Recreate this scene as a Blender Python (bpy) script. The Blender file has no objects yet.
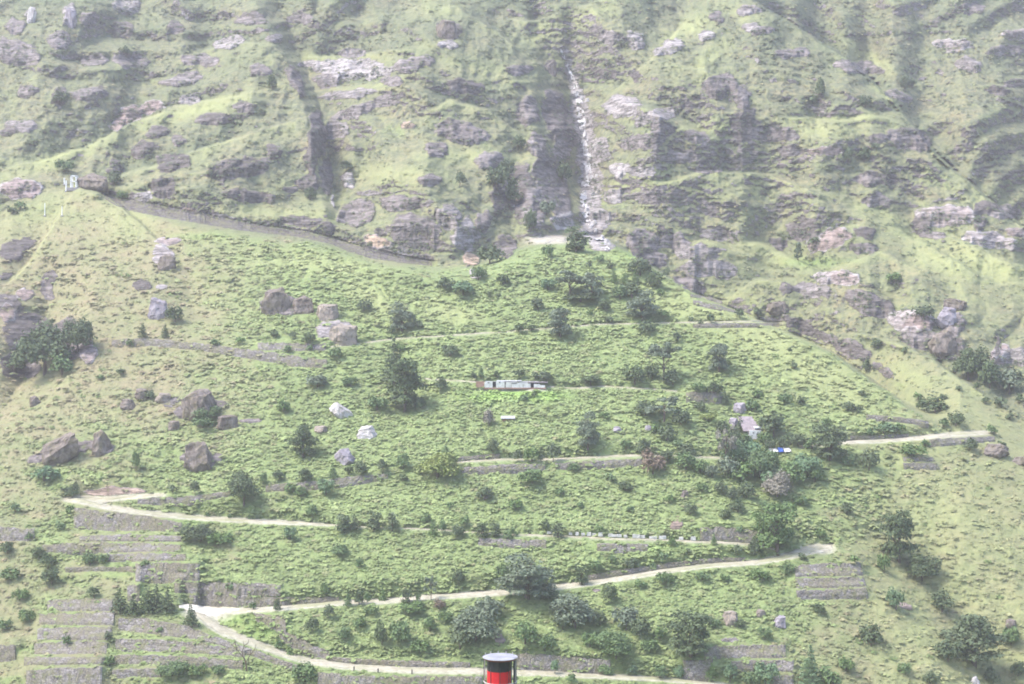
import bpy, math, random, time
import numpy as np
random.seed(7)
rng = np.random.default_rng(11)
T0 = time.time()
scene = bpy.context.scene
col = scene.collection
SUN_EL, SUN_AZ, SUN, SUN_ANGLE, SKY, EXPOSURE = 56.0, 256.0, 1.5, 20.0, .125, 2.0
HAZE_COLOR, HAZE_DENSITY = (.92, .88, .97, 1), .00026
F_PX, U0, V0 = 1483.0, 512.0, 335.0        # focal length, centre column and horizon row in pixels

# ------------------------------------------------------------------ noise
_perm = np.concatenate([np.random.default_rng(5).permutation(512)] * 3).astype(np.int32)
_ga = np.random.default_rng(6).uniform(0, 2 * math.pi, 512)
_gx, _gy = np.cos(_ga).astype(np.float32), np.sin(_ga).astype(np.float32)

def noise(x, y):
    x = np.asarray(x, np.float32) + 1000.5; y = np.asarray(y, np.float32) + 1000.5
    xi = np.floor(x).astype(np.int32); yi = np.floor(y).astype(np.int32)
    xf = x - xi; yf = y - yi
    xi &= 511; yi &= 511
    def g(ix, iy, fx, fy):
        h = _perm[_perm[ix & 511] + (iy & 511)]
        return _gx[h] * fx + _gy[h] * fy
    a = g(xi, yi, xf, yf); b = g(xi + 1, yi, xf - 1, yf)
    c = g(xi, yi + 1, xf, yf - 1); d = g(xi + 1, yi + 1, xf - 1, yf - 1)
    w = xf * xf * xf * (xf * (xf * 6 - 15) + 10); z = yf * yf * yf * (yf * (yf * 6 - 15) + 10)
    return ((a + (b - a) * w) * (1 - z) + (c + (d - c) * w) * z) * 1.5

def fbm(x, y, octs=4, gain=0.5, lac=2.03, ridged=False):
    s = 0.0; a = 1.0; n = 0.0
    for k in range(octs):
        v = noise(x * lac ** k + 17.3 * k, y * lac ** k - 9.1 * k)
        if ridged: v = 1 - 2 * np.abs(v)
        s = s + a * v; n += a; a *= gain
    return s / n

def sstep(a, b, x):
    t = np.clip((x - a) / (b - a), 0, 1)
    return t * t * (3 - 2 * t)

# ------------------------------------------------------------------ the shape of the mountainside
ud = np.arange(-70, 1095, 1.0)
side = np.cumsum(np.linspace(3, 26, 48))
us = np.concatenate([(-70 - side)[::-1], ud, 1094 + side])
vs = np.arange(-150, 762, 1.0)              # rows from the top of the slope to its foot
U, V = np.meshgrid(us, vs)
U = U.astype(np.float32); V = V.astype(np.float32)
TT = (V0 - V) / F_PX                         # rise per metre of distance

def pl(pts, x):                              # y of a polyline at x
    p = np.array(sorted(pts), float)
    return np.interp(x, p[:, 0], p[:, 1]).astype(np.float32)

LF = np.log(212.0 / (0.577 - np.minimum(TT, 0.42)))   # the front fan: a 30 degree slope
LM = np.log(318.0 / (0.76 - np.minimum(TT, 0.6)))     # the mountain behind: 37 degrees
FAN_EDGE = [(-800, 240), (0, 226), (40, 205), (75, 190), (105, 199), (160, 216), (200, 225), (260, 236), (330, 247), (370, 262),
            (430, 272), (480, 268), (520, 252), (545, 245), (590, 238), (612, 243), (650, 266), (700, 298), (745, 316), (790, 335),
            (830, 352), (870, 380), (905, 404), (925, 415), (960, 432), (1024, 470), (1100, 520), (1700, 640)]
vb = pl(FAN_EDGE, us)[None, :]
soft = pl([(-800, 60), (40, 40), (75, 14), (105, 7), (430, 8), (480, 14), (545, 10), (590, 3), (640, 2), (900, 2), (930, 8), (980, 40), (1700, 60)], us)[None, :]
J0 = pl([(-800, .6), (60, .5), (105, .5), (430, .6), (560, 1.0), (620, 1.3), (700, 1.6), (800, 1.6), (880, 1.1), (925, .6), (960, .3), (1700, .5)], us)[None, :]
above = vb - V
wM = sstep(0, 1, above / soft * 0.5 + 0.5)
JJ = 1 - (1 - J0) * np.exp(-np.maximum(above, 0) / 140)
L = LF + wM * JJ * (LM - LF)
FAN = 1 - wM                                 # 1 on the front fan, 0 on the mountain

def gully(pts, amps, wl, wr, fade=25):
    """a valley running down the slope: points (u, v) top to bottom, depth as a share of the distance"""
    global L
    p = np.array(pts, float)
    x = np.interp(vs, p[:, 1], p[:, 0])[:, None]
    a = np.interp(vs, p[:, 1], amps)[:, None]
    f = (sstep(p[0, 1] - fade, p[0, 1], vs) * (1 - sstep(p[-1, 1], p[-1, 1] + fade, vs)))[:, None]
    wob = 12 * fbm(V / 34 + p[0, 0], V * 0 + 3.3, 4, .6)
    d = U - x - wob
    prof = np.where(d < 0, 1 + d / wl, 1 - d / wr).clip(0, 1)
    prof = prof ** 1.1
    L = L + (a * f * prof * (1 + .16 * fbm(U / 22, V / 60 + 5, 3))).astype(np.float32)

CRESTS = []
def crest(pts, amp, decay, rise=1.6, fade=60):
    """a spur whose far side drops away: the ground above the line lies farther back"""
    global L
    p = np.array(sorted(pts), float)
    v = np.interp(us, p[:, 0], p[:, 1])[None, :]
    fade = max(fade, amp * 2200) if amp < .12 else fade     # its ends run out gently
    f = (sstep(p[0, 0] - fade * .3, p[0, 0] + fade, us) * (1 - sstep(p[-1, 0] - fade, p[-1, 0] + fade * .3, us)))[None, :]
    f = f * (.85 + .3 * noise(us / 40, us * 0 + p[0, 1]))[None, :]
    d = v - V + 5 * fbm(U / 30, U * 0 + p[0, 1], 4, .6)
    CRESTS.append((p, fade, amp))
    decay = max(decay, amp * 4000)
    L = L + (amp * f * sstep(0, rise, d) * np.exp(-np.maximum(d, 0) / decay)).astype(np.float32)

# big valleys of the upper mountain
gully([(262, -20), (285, 20), (302, 60), (318, 105), (329, 150), (334, 190), (346, 225), (356, 248)], [.03, .045, .06, .07, .065, .05, .03, .0], 17, 95)
gully([(535, 10), (560, 55), (574, 85), (579, 130), (583, 180), (587, 238)], [.01, .055, .095, .105, .09, .04], 60, 75)
gully([(618, 60), (640, 95), (672, 112), (700, 128), (722, 145)], [.0, .022, .02, .018, .0], 16, 26, 14)
gully([(735, 60), (742, 120), (752, 180), (765, 230)], [.0, .002, .002, .0], 50, 46)
gully([(850, 100), (862, 150), (858, 185), (866, 210)], [.0, .014, .016, .0], 30, 22)
gully([(130, -20), (110, 30), (75, 60), (60, 100)], [.0, .02, .02, .0], 24, 40)
gully([(45, 250), (50, 300), (40, 350), (10, 400), (-30, 440)], [.0, .03, .045, .03, .0], 50, 46)
gully([(850, 470), (890, 540), (940, 605), (985, 655), (1030, 720)], [.0, .02, .028, .03, .03], 60, 90)
gully([(395, 300), (400, 350), (408, 400), (400, 440)], [.0, .012, .014, .0], 60, 50)
gully([(690, 340), (730, 400), (750, 450), (770, 520)], [.0, .01, .014, .0], 60, 60)
gully([(520, 60), (522, 130), (515, 200), (512, 250)], [.0, .02, .024, .0], 26, 16)
gully([(175, 250), (190, 300), (205, 340)], [.0, .014, .0], 36, 60)
# spurs with a far side
crest([(735, -10), (790, 22), (850, 62), (895, 102), (940, 158), (1000, 210), (1060, 250), (1300, 330)], .15, 900, 1.2)
crest([(849, 209), (896, 231), (937, 249), (972, 269), (1000, 285)], .05, 70)
crest([(930, 236), (948, 239), (990, 253), (1024, 268), (1120, 300)], .05, 60)
crest([(750, 242), (774, 248), (803, 264), (830, 275)], .04, 55, fade=36)
crest([(668, 260), (684, 248), (700, 241), (720, 244), (742, 256)], .028, 40, fade=24)
crest([(735, 236), (768, 246), (803, 262), (822, 276)], .03, 45, fade=30)
crest([(803, 250), (830, 232), (866, 222), (880, 232)], .02, 40, fade=30)
crest([(726, 300), (756, 280), (790, 284), (815, 296)], .025, 36, fade=30)
crest([(800, 300), (835, 268), (880, 252), (918, 268), (950, 290)], .02, 36, fade=40)
E2 = [(860, 334), (872, 338), (905, 346), (940, 364), (975, 389), (1024, 418), (1120, 470), (1700, 620)]
crest(E2, .07, 130, fade=90)
crest([(15, 168), (84, 150), (142, 120), (178, 107), (229, 97), (270, 92)], .065, 110)
crest([(180, 62), (215, 48), (250, 42), (284, 46)], .035, 80, fade=50)
crest([(70, 190), (150, 168), (230, 140), (300, 120)], .03, 60)
crest([(400, 14), (428, 4), (459, 9), (505, 37), (548, 72), (566, 84)], .08, 140, fade=66)
crest([(600, 105), (640, 70), (672, 38), (700, 8), (720, -12)], .05, 100, fade=56)
crest([(500, 20), (540, 22), (600, 0), (640, -10)], .05, 100)
crest([(295, 57), (330, 58), (365, 55), (403, 50), (445, 40)], .03, 70, fade=64)
crest([(320, 90), (350, 87), (377, 84), (420, 70)], .014, 40, fade=50)
crest([(640, 60), (690, 66), (735, 82), (765, 110)], .02, 50, fade=30)
crest([(600, 122), (625, 100), (655, 112), (690, 130), (730, 145)], .02, 40, fade=24)
crest([(640, 190), (700, 172), (770, 176), (830, 196)], .018, 40)
crest([(770, 118), (830, 120), (880, 116), (915, 132)], .02, 50)
crest([(420, 120), (450, 100), (490, 112), (540, 150)], .03, 60)
crest([(0, 290), (30, 262), (75, 190)], .02, 60)
crest([(75, 186), (110, 200), (140, 222), (180, 262)], .022, 60, fade=30)
crest([(240, 262), (330, 262), (375, 285), (395, 310)], .012, 40)
# rounded buttresses that stand out of the mountain
for (u, v, a, b, k, ang) in ((215, 150, 105, 55, .034, -14), (255, 78, 50, 44, .022, 20), (440, 62, 66, 60, .046, 10), (430, 190, 74, 60, .034, 0), (720, 86, 92, 80, .038, 22),
                             (90, 100, 80, 50, .022, -18), (860, 130, 60, 60, .026, 35), (540, 190, 22, 60, .02, 0), (640, 150, 44, 50, .022, 10), (60, 30, 60, 36, .022, -20), (350, 110, 50, 40, .016, 0)):
    c_, s_ = math.cos(math.radians(ang)), math.sin(math.radians(ang))
    q = (((U - u) * c_ + (V - v) * s_) / a) ** 2 + ((-(U - u) * s_ + (V - v) * c_) / b) ** 2
    L = L - (k * np.exp(-1.1 * q ** 1.3) * wM).astype(np.float32)
# the fan bulges in the middle and falls away to its sides
L = L + FAN * (0.05 * np.clip((U - 620) / 420, 0, 2) ** 2 + 0.03 * np.clip((430 - U) / 430, 0, 2) ** 2)

# ------------------------------------------------------------------ roads and walls: pixels of the photograph turned into places on the slope
ROADS = {
 'lower_road': dict(pts=[(183, 607, 8), (196, 611, 12), (208, 620, 14), (222, 630, 11), (240, 638, 8), (265, 647, 7), (290, 656, 6), (304, 660, 6), (330, 664, 6), (355, 667, 6),
                         (411, 670, 6), (450, 670.5, 6), (484, 671, 6), (516, 672, 6), (554, 673.5, 5), (607, 676.5, 4.5), (661, 679, 4), (712, 684, 4), (760, 690, 4)]),
 'middle_road': dict(pts=[(200, 608, 5), (210, 609, 7), (222, 611, 7), (250, 610, 5), (280, 608, 4.5), (339, 603, 4.5), (384, 601, 4.5), (430, 597, 4.5), (478, 594, 5), (510, 592, 5), (554, 587, 5),
                          (581, 584, 5), (621, 578, 5), (661, 571.5, 5), (702, 566, 4.5), (758, 562, 4.5), (780, 558, 6), (800, 552, 9), (815, 548.5, 9), (833, 546.5, 5)]),
 'hairpin_road': dict(pts=[(64, 499, 3), (78, 500, 6), (95, 504, 5), (110, 508, 4.5), (129, 510.5, 4.5), (160, 514, 4.5), (188, 517, 4.5), (225, 519.5, 4), (260, 521.5, 4), (300, 523, 3.4),
                         (330, 525, 1.6)]),
 'upper_road': dict(pts=[(326, 524.8, 1.4), (360, 527, 1.2), (440, 530, 1.2), (500, 534.5, 1.6), (560, 536.5, 2.2), (600, 538.5, 2.4), (660, 540.5, 2.4), (700, 542, 2.6), (735, 543.5, 2.8), (757, 546, 2.6), (780, 550, 2.6)]),
 'ledge_road': dict(pts=[(78, 498, 5), (100, 499.5, 4.5), (125, 497.5, 4), (150, 495.5, 3), (165, 495, 2)]),
 'terrace_road': dict(pts=[(452, 463, 1.5), (466, 462, 1.8), (504, 459.5, 2.2), (543, 460, 3),
                           (597, 457.5, 3), (635, 455.5, 2.5), (670, 456, 2), (709, 457.5, 2.5), (740, 459, 2)]),
 'gravel_road': dict(pts=[(800, 447, 1.5), (830, 444, 2), (854, 441.5, 2.5), (878, 440.8, 3.5), (910, 438.5, 3), (937, 436, 3.5), (969, 433.5, 4), (990, 432.5, 2)]),
 'village_path': dict(pts=[(425, 379, .9), (476, 382, 1), (546, 386.5, 1.2), (576, 388.3, 1.3), (602, 386.5, 1.5), (653, 389.3, 1.2), (678, 391.5, 1)]),
 'upper_path': dict(pts=[(330, 347, .9), (400, 338.5, .9), (450, 335.5, .9), (500, 332.5, .9), (551, 328, 1), (602, 324.2, .9), (693, 322.4, 1.1), (759, 321.4, 1.1), (784, 323, .9)]),
}
# walls: top line then bottom line, (u, v) each
WALLS = []
def W(label, group, top, bot, mat='stone', name='stone_wall', cat='stone wall', carve=True):
    WALLS.append((label, group, top, bot, mat, name, cat, carve))
gl, gt = 'terrace walls below the left hairpin', 'retaining walls along the roads'
W('tall stone terrace wall directly below the left hairpin of the upper road', gl, [(75, 507), (110, 512), (150, 516), (182, 523)], [(74, 527), (110, 531), (150, 531), (182, 531)])
W('thin pale stone terrace, second row below the left hairpin', gl, [(80, 536), (130, 534), (182, 536)], [(80, 541), (130, 541), (182, 541)])
W('wide stone terrace with a crumbled left end, third row below the left hairpin', gl, [(43, 545), (70, 543), (120, 543), (181, 544)], [(43, 551), (70, 552), (120, 552), (181, 552)])
W('short low stone terrace, fourth row below the left hairpin', gl, [(108, 554), (150, 553), (186, 554)], [(108, 561), (150, 561), (186, 560)])
W('low stone kerb beside the tall square masonry block', gl, [(66, 567), (100, 567), (135, 566)], [(66, 570), (100, 570), (135, 571)])
W('tall square masonry block above the wide pale hairpin', gl, [(136, 564), (160, 563), (200, 563)], [(136, 582), (160, 583), (200, 580)])
W('narrow upright masonry edge below the tall square block', gl, [(128, 586), (140, 584)], [(128, 600), (140, 601)])
W('long stone wall above the hairpin, upper of two rows', gt, [(175, 583), (210, 582), (250, 583), (281, 585)], [(175, 592), (210, 592), (250, 592), (281, 592)])
W('long stone wall right above the pale hairpin, lower of two rows', gt, [(190, 595), (230, 595), (274, 597), (339, 597)], [(190, 603), (230, 604), (274, 605), (339, 601)])
W('upper left stone terrace beside the clump of dark conifers', gl, [(48, 600), (80, 599), (113, 599)], [(48, 611), (80, 611), (113, 611)])
W('tall stone terrace under a grassy ledge left of the corner seam', gl, [(40, 614), (80, 613), (115, 612)], [(40, 624), (80, 625), (114, 625)])
W('stone terrace left of the corner seam, third from the bottom', gl, [(38, 628), (76, 627), (112, 627)], [(38, 639), (76, 640), (112, 640)])
W('stone terrace left of the corner seam with a small bush', gl, [(35, 643), (76, 641), (108, 641)], [(35, 655), (76, 655), (107, 655)])
W('low overgrown stone terrace, second from the bottom left', gl, [(25, 657), (70, 657), (107, 657)], [(25, 664), (70, 664), (107, 663)])
W('broad pale stone terrace at the bottom left edge', gl, [(27, 671), (52, 668), (103, 667)], [(27, 690), (52, 690), (102, 690)])
W('long sloping stone wall right below the wide pale hairpin', gl, [(119, 618), (150, 619), (188, 626), (222, 639), (256, 650), (285, 661), (312, 668)], [(119, 629), (150, 634), (188, 638), (222, 645), (256, 656), (285, 666), (312, 673)])
W('long stone terrace below the sloping wall, second row', gl, [(116, 639), (150, 639), (200, 643), (245, 651)], [(116, 649), (150, 651), (200, 653), (245, 657)])
W('long stone terrace below the sloping wall, third row', gl, [(110, 655), (150, 655), (200, 657), (243, 661)], [(110, 663), (150, 664), (200, 666), (243, 668)])
W('short stone terrace below the sloping wall, lowest row', gl, [(113, 669), (161, 668)], [(113, 675), (161, 676)])
W('dark brown stone wall at the left edge below the hairpin', gl, [(-30, 528), (0, 526), (35, 530)], [(-30, 540), (0, 540), (35, 540)])
W('small dark stone wall at the bottom left edge', gl, [(-30, 645), (0, 645), (16, 645)], [(-30, 661), (0, 661), (16, 659)])
W('crumbling stone wall under the start of the middle road', gt, [(254, 613), (270, 614), (286, 616)], [(256, 617), (270, 624), (286, 632)])
W('narrow stone wall sloping down beside the curve of the lowest road', gt, [(280, 630), (296, 636), (312, 645), (330, 652)], [(280, 637), (296, 646), (312, 653), (330, 658)])
W('low stone wall above the lowest road, left of the red tank', gt, [(330, 657), (370, 659), (420, 661), (470, 662)], [(330, 660), (370, 664), (420, 666), (470, 666)])
W('stone wall below the lowest road, left of the red tank', gt, [(318, 673), (350, 675), (400, 676), (440, 676), (482, 676)], [(318, 690), (350, 692), (400, 693), (440, 693), (482, 692)])
W('rough stone wall above the lowest road, right of the red tank', gt, [(516, 653), (540, 654), (570, 656), (610, 660)], [(516, 668), (540, 668), (570, 670), (610, 672)])
W('dark stone wall between the big dark tree and pale bushes', gt, [(683, 661), (710, 660)], [(683, 677), (710, 680)])
W('stone terrace right of the big dark tree, upper row', gt, [(704, 647), (740, 645), (785, 645)], [(704, 658), (740, 658), (785, 658)])
W('stone terrace right of the big dark tree, middle row', gt, [(731, 661), (760, 660), (793, 660)], [(731, 671), (760, 671), (793, 672)])
W('short stone terrace at the bottom edge, below two longer rows', gt, [(772, 676), (793, 675)], [(772, 688), (793, 688)])
W('long low stone wall on the uphill side of the middle road', gt, [(581, 576), (621, 569.5), (661, 563.5), (702, 558.5), (745, 557)], [(581, 581), (621, 575), (661, 568.5), (702, 563), (745, 559.5)])
W('grey stone wall above the upper road at its right end', gt, [(700, 528), (730, 527.5), (762, 531)], [(700, 540), (730, 541), (762, 543)])
W('dark rubble wall below the row of white guard blocks', gt, [(597, 543.5), (620, 543), (648, 544)], [(597, 549.5), (620, 551), (648, 550)])
W('brownish stone wall below the upper road, left of guard blocks', gt, [(478, 538), (510, 539), (546, 540)], [(478, 544), (510, 547), (546, 547)])
W('long reddish stone wall below the terrace road, left of yellow bush', gt, [(266, 485), (301, 482), (340, 478), (388, 473)], [(266, 491), (301, 489), (340, 487), (388, 478)])
W('low grey stone wall at the left start of the terrace road', gt, [(138, 499), (165, 497), (190, 496), (232, 491)], [(138, 503), (165, 504), (190, 502), (232, 495)])
W('stone wall below the terrace road, right of the yellow bush', gt, [(462, 467), (485, 466), (510, 464), (545, 464)], [(462, 472), (485, 472), (510, 471), (545, 469)])
W('grey stone wall above the terrace road, left of centre', gt, [(458, 457), (480, 455), (500, 453.5)], [(458, 460.5), (480, 459), (500, 457.5)])
W('pale stone wall below the terrace road near the reddish bush', gt, [(555, 463), (600, 460.5), (642, 458.5)], [(555, 468), (600, 466.5), (642, 465)])
W('dark stone wall beside the village path, left of the boulder', gt, [(686, 392), (705, 391), (722, 393)], [(686, 402), (705, 402), (722, 403)])
W('upper stone wall of the upper path, at its left end', gt, [(112, 340), (142, 338), (203, 344), (262, 351), (300, 357), (327, 360)], [(112, 345), (142, 344), (203, 350), (262, 360), (300, 366), (327, 367)])
W('stone wall below the pale crag, right end of the upper path', gt, [(258, 343), (290, 343), (326, 344)], [(258, 350), (290, 351), (326, 350)])
W('low stone wall under the upper path on the right ridge', gt, [(693, 323.6), (730, 323), (779, 323)], [(693, 327), (730, 327), (779, 326)])
W('small curved stone terrace on the fan ridge, upper one', gt, [(690, 294), (705, 296), (722, 301)], [(690, 297), (705, 300), (722, 304)])
W('small curved stone terrace on the fan ridge, lower one', gt, [(693, 300), (715, 304), (738, 311)], [(693, 304), (715, 309), (738, 314)])
W('very long dark stone wall descending across the foot of the cliffs', gt, [(104, 192), (120, 199), (160, 206), (200, 214), (235, 221), (260, 226), (300, 231), (330, 237), (350, 244), (370, 249), (400, 256), (432, 262)],
  [(104, 199), (120, 209), (160, 219), (200, 226), (235, 232), (260, 234), (300, 238), (330, 245), (350, 254), (370, 260), (400, 264), (432, 266)], 'dark_stone')
gg = 'gabion retaining blocks'
W('broad gabion block under the right hairpin, top tier', gg, [(794, 566), (825, 563), (860, 563)], [(795, 577), (825, 576), (863, 575.5)])
W('broad gabion block under the right hairpin, middle tier', gg, [(795, 578), (825, 577.5), (863, 577)], [(796, 588), (825, 588), (866, 586.5)])
W('broad gabion block under the right hairpin, bottom tier', gg, [(796, 589.5), (825, 590), (866, 588)], [(797, 598), (825, 598), (868, 597)])
W('small gabion block below the right road, upper tier', gg, [(903, 457), (932, 457)], [(903, 461), (935, 461)])
W('small gabion block below the right road, lower tier', gg, [(903, 463), (936, 463)], [(903, 467), (940, 469)])
W('low stone wall above the right road beside the ridge', gt, [(866, 414.5), (895, 416.5), (928, 421)], [(866, 419), (895, 421), (928, 425)])
W('stone wall below the right road at its far right end', gt, [(929, 439), (960, 437.5), (994, 436)], [(929, 446), (960, 444), (994, 441)])
W('low grey stone wall above the left part of the right road', gt, [(850, 436), (878, 435.5), (908, 433.5)], [(850, 439.5), (878, 438.5), (908, 436.5)])

PAD = dict(pts=[(179, 607, 3), (186, 607.5, 9), (196, 609, 13), (207, 611, 15), (216, 612, 12), (226, 611, 5), (240, 610, 2)])
ROADMASK = np.zeros_like(L)
def g0_at(v):                                # base slope of log distance per row
    return 1.0 / (F_PX * (0.577 - (V0 - v) / F_PX))
for rd in ROADS.values():
    p = np.array(rd['pts'], float)
    c = np.interp(us, p[:, 0], p[:, 1])[None, :]; h = np.interp(us, p[:, 0], p[:, 2])[None, :]
    f = (sstep(p[0, 0] - 4, p[0, 0] + 2, us) * (1 - sstep(p[-1, 0] - 2, p[-1, 0] + 4, us)))[None, :]
    g0 = g0_at(c)
    gf = 1.0 / np.maximum(np.abs(V0 - c), 40)
    rec = 3.2
    a = np.minimum(np.minimum(h * np.maximum(gf - g0, 0), rec * h * g0 * .85), .011)
    d = (c + h / 2) - V                      # rows above the lower edge
    prof = np.where(d < h, d / h, 1 - (d - h) / (rec * h)).clip(0, 1)
    L = L + (a * f * prof).astype(np.float32)
    e = np.abs(V - c) - h / 2
    ROADMASK = np.maximum(ROADMASK, f * (1 - sstep(0.2, 1.8, e)) * (1.0 if np.max(p[:, 2]) > 3.3 else .35))
WALLMASK = np.zeros_like(L)
for (label, group, top, bot, mat, name, cat, carve) in WALLS:
    t = np.array(top, float); b = np.array(bot, float)
    u0, u1 = t[0, 0], t[-1, 0]
    vt = np.interp(us, t[:, 0], t[:, 1])[None, :]; vbm = np.interp(us, b[:, 0], b[:, 1])[None, :]
    h = np.maximum(vbm - vt, 1)
    f = (sstep(u0 - 9, u0 + 3, us) * (1 - sstep(u1 - 3, u1 + 9, us)))[None, :]
    d = vbm - V
    prof = np.where(d < h, d / h, 1 - (d - h) / (1.1 * h)).clip(0, 1)
    L = L - (0.62 * g0_at(vt) * h * f * prof).astype(np.float32)
    WALLMASK = np.maximum(WALLMASK, f * (d > -1.5) * (d < h + 1.5))

# ------------------------------------------------------------------ ledges, cliffs and lumps
quiet = 1 - np.clip(np.maximum(ROADMASK, WALLMASK), 0, 1)
W1 = fbm(U / 130, V / 130, 4); W2 = fbm(U / 60 + 40, V / 60, 4)
tilt = np.where(U < 440, 0.26, -0.11) * (U - 440)
LEDGE = np.zeros_like(L)
smooth_spur = sstep(0, 7, V - pl(E2, us)[None, :] + 3 * fbm(U / 20, V / 20, 3)) * sstep(845, 880, U)
for (u, v, a, b, k) in ((990, 292, 75, 34, .8), (890, 300, 50, 22, .4), (760, 265, 90, 42, .75), (890, 245, 80, 34, .65), (300, 205, 60, 14, .5), (850, 125, 40, 12, .5)):
    smooth_spur = np.maximum(smooth_spur, k * np.exp(-((U - u) / a) ** 2 - ((V - v) / b) ** 2))
mount = (1 - FAN) * (1 - .9 * smooth_spur)
GB = 0.00105
for period, amp, sc in ((52, .55, 1.0), (23, .26, 1.7), (11, .20, 2.6), (6, .22, 3.4)):
    ph = (V + tilt * (0.7 + .3 * W1) + W1 * 40 + W2 * 11 + period * 3.1 * noise(U / (period * 3.4), V / (period * 2.2) + period)) / period
    fr = ph - np.floor(ph)                   # grows downwards: the lower part is cliff
    saw = np.where(fr < .62, fr / .62, (1 - fr) / .38)   # rises (towards the viewer) up to the lip, then back
    strong = sstep(-.35, .5, noise(U / (period * 2.5) + 9 * sc, V / (period * 1.4) - 5))
    L = L - (mount * quiet * amp * period * GB * .55 * saw * strong).astype(np.float32)
    LEDGE += (mount * strong * amp * sstep(.6, .7, fr)).astype(np.float32)
lean = (.55 - 1.0 * sstep(300, 600, U)) * (V - 120)          # spurs and gullies running down the slope, leaning outwards
sp_u = (U + lean) / 92 + .5 * fbm(U / 120, V / 120 + 3, 3)
spur = fbm(sp_u, V / 240, 2, .4, ridged=True)
spur2 = fbm((U + .7 * lean) / 34 + .4 * W1, V / 90 + 11, 3, .5, ridged=True)
L = L - (mount * quiet * (.0125 * (1 - .55 * sstep(600, 680, U) * sstep(120, 180, V)) * spur + .0065 * spur2)).astype(np.float32)
roughM = fbm(U / 26, V / 17, 5, .55, ridged=True)
L = L - (mount * quiet * .0050 * roughM).astype(np.float32)
L = L - (mount * .014 * fbm(U / 80 + 3, V / 110, 2)).astype(np.float32)
lump = fbm(U / 13, V / 8, 4, .55)
L = L - (FAN * quiet * (.0022 * lump + .004 * fbm(U / 60 + 8, V / 34, 3))).astype(np.float32)

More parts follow.
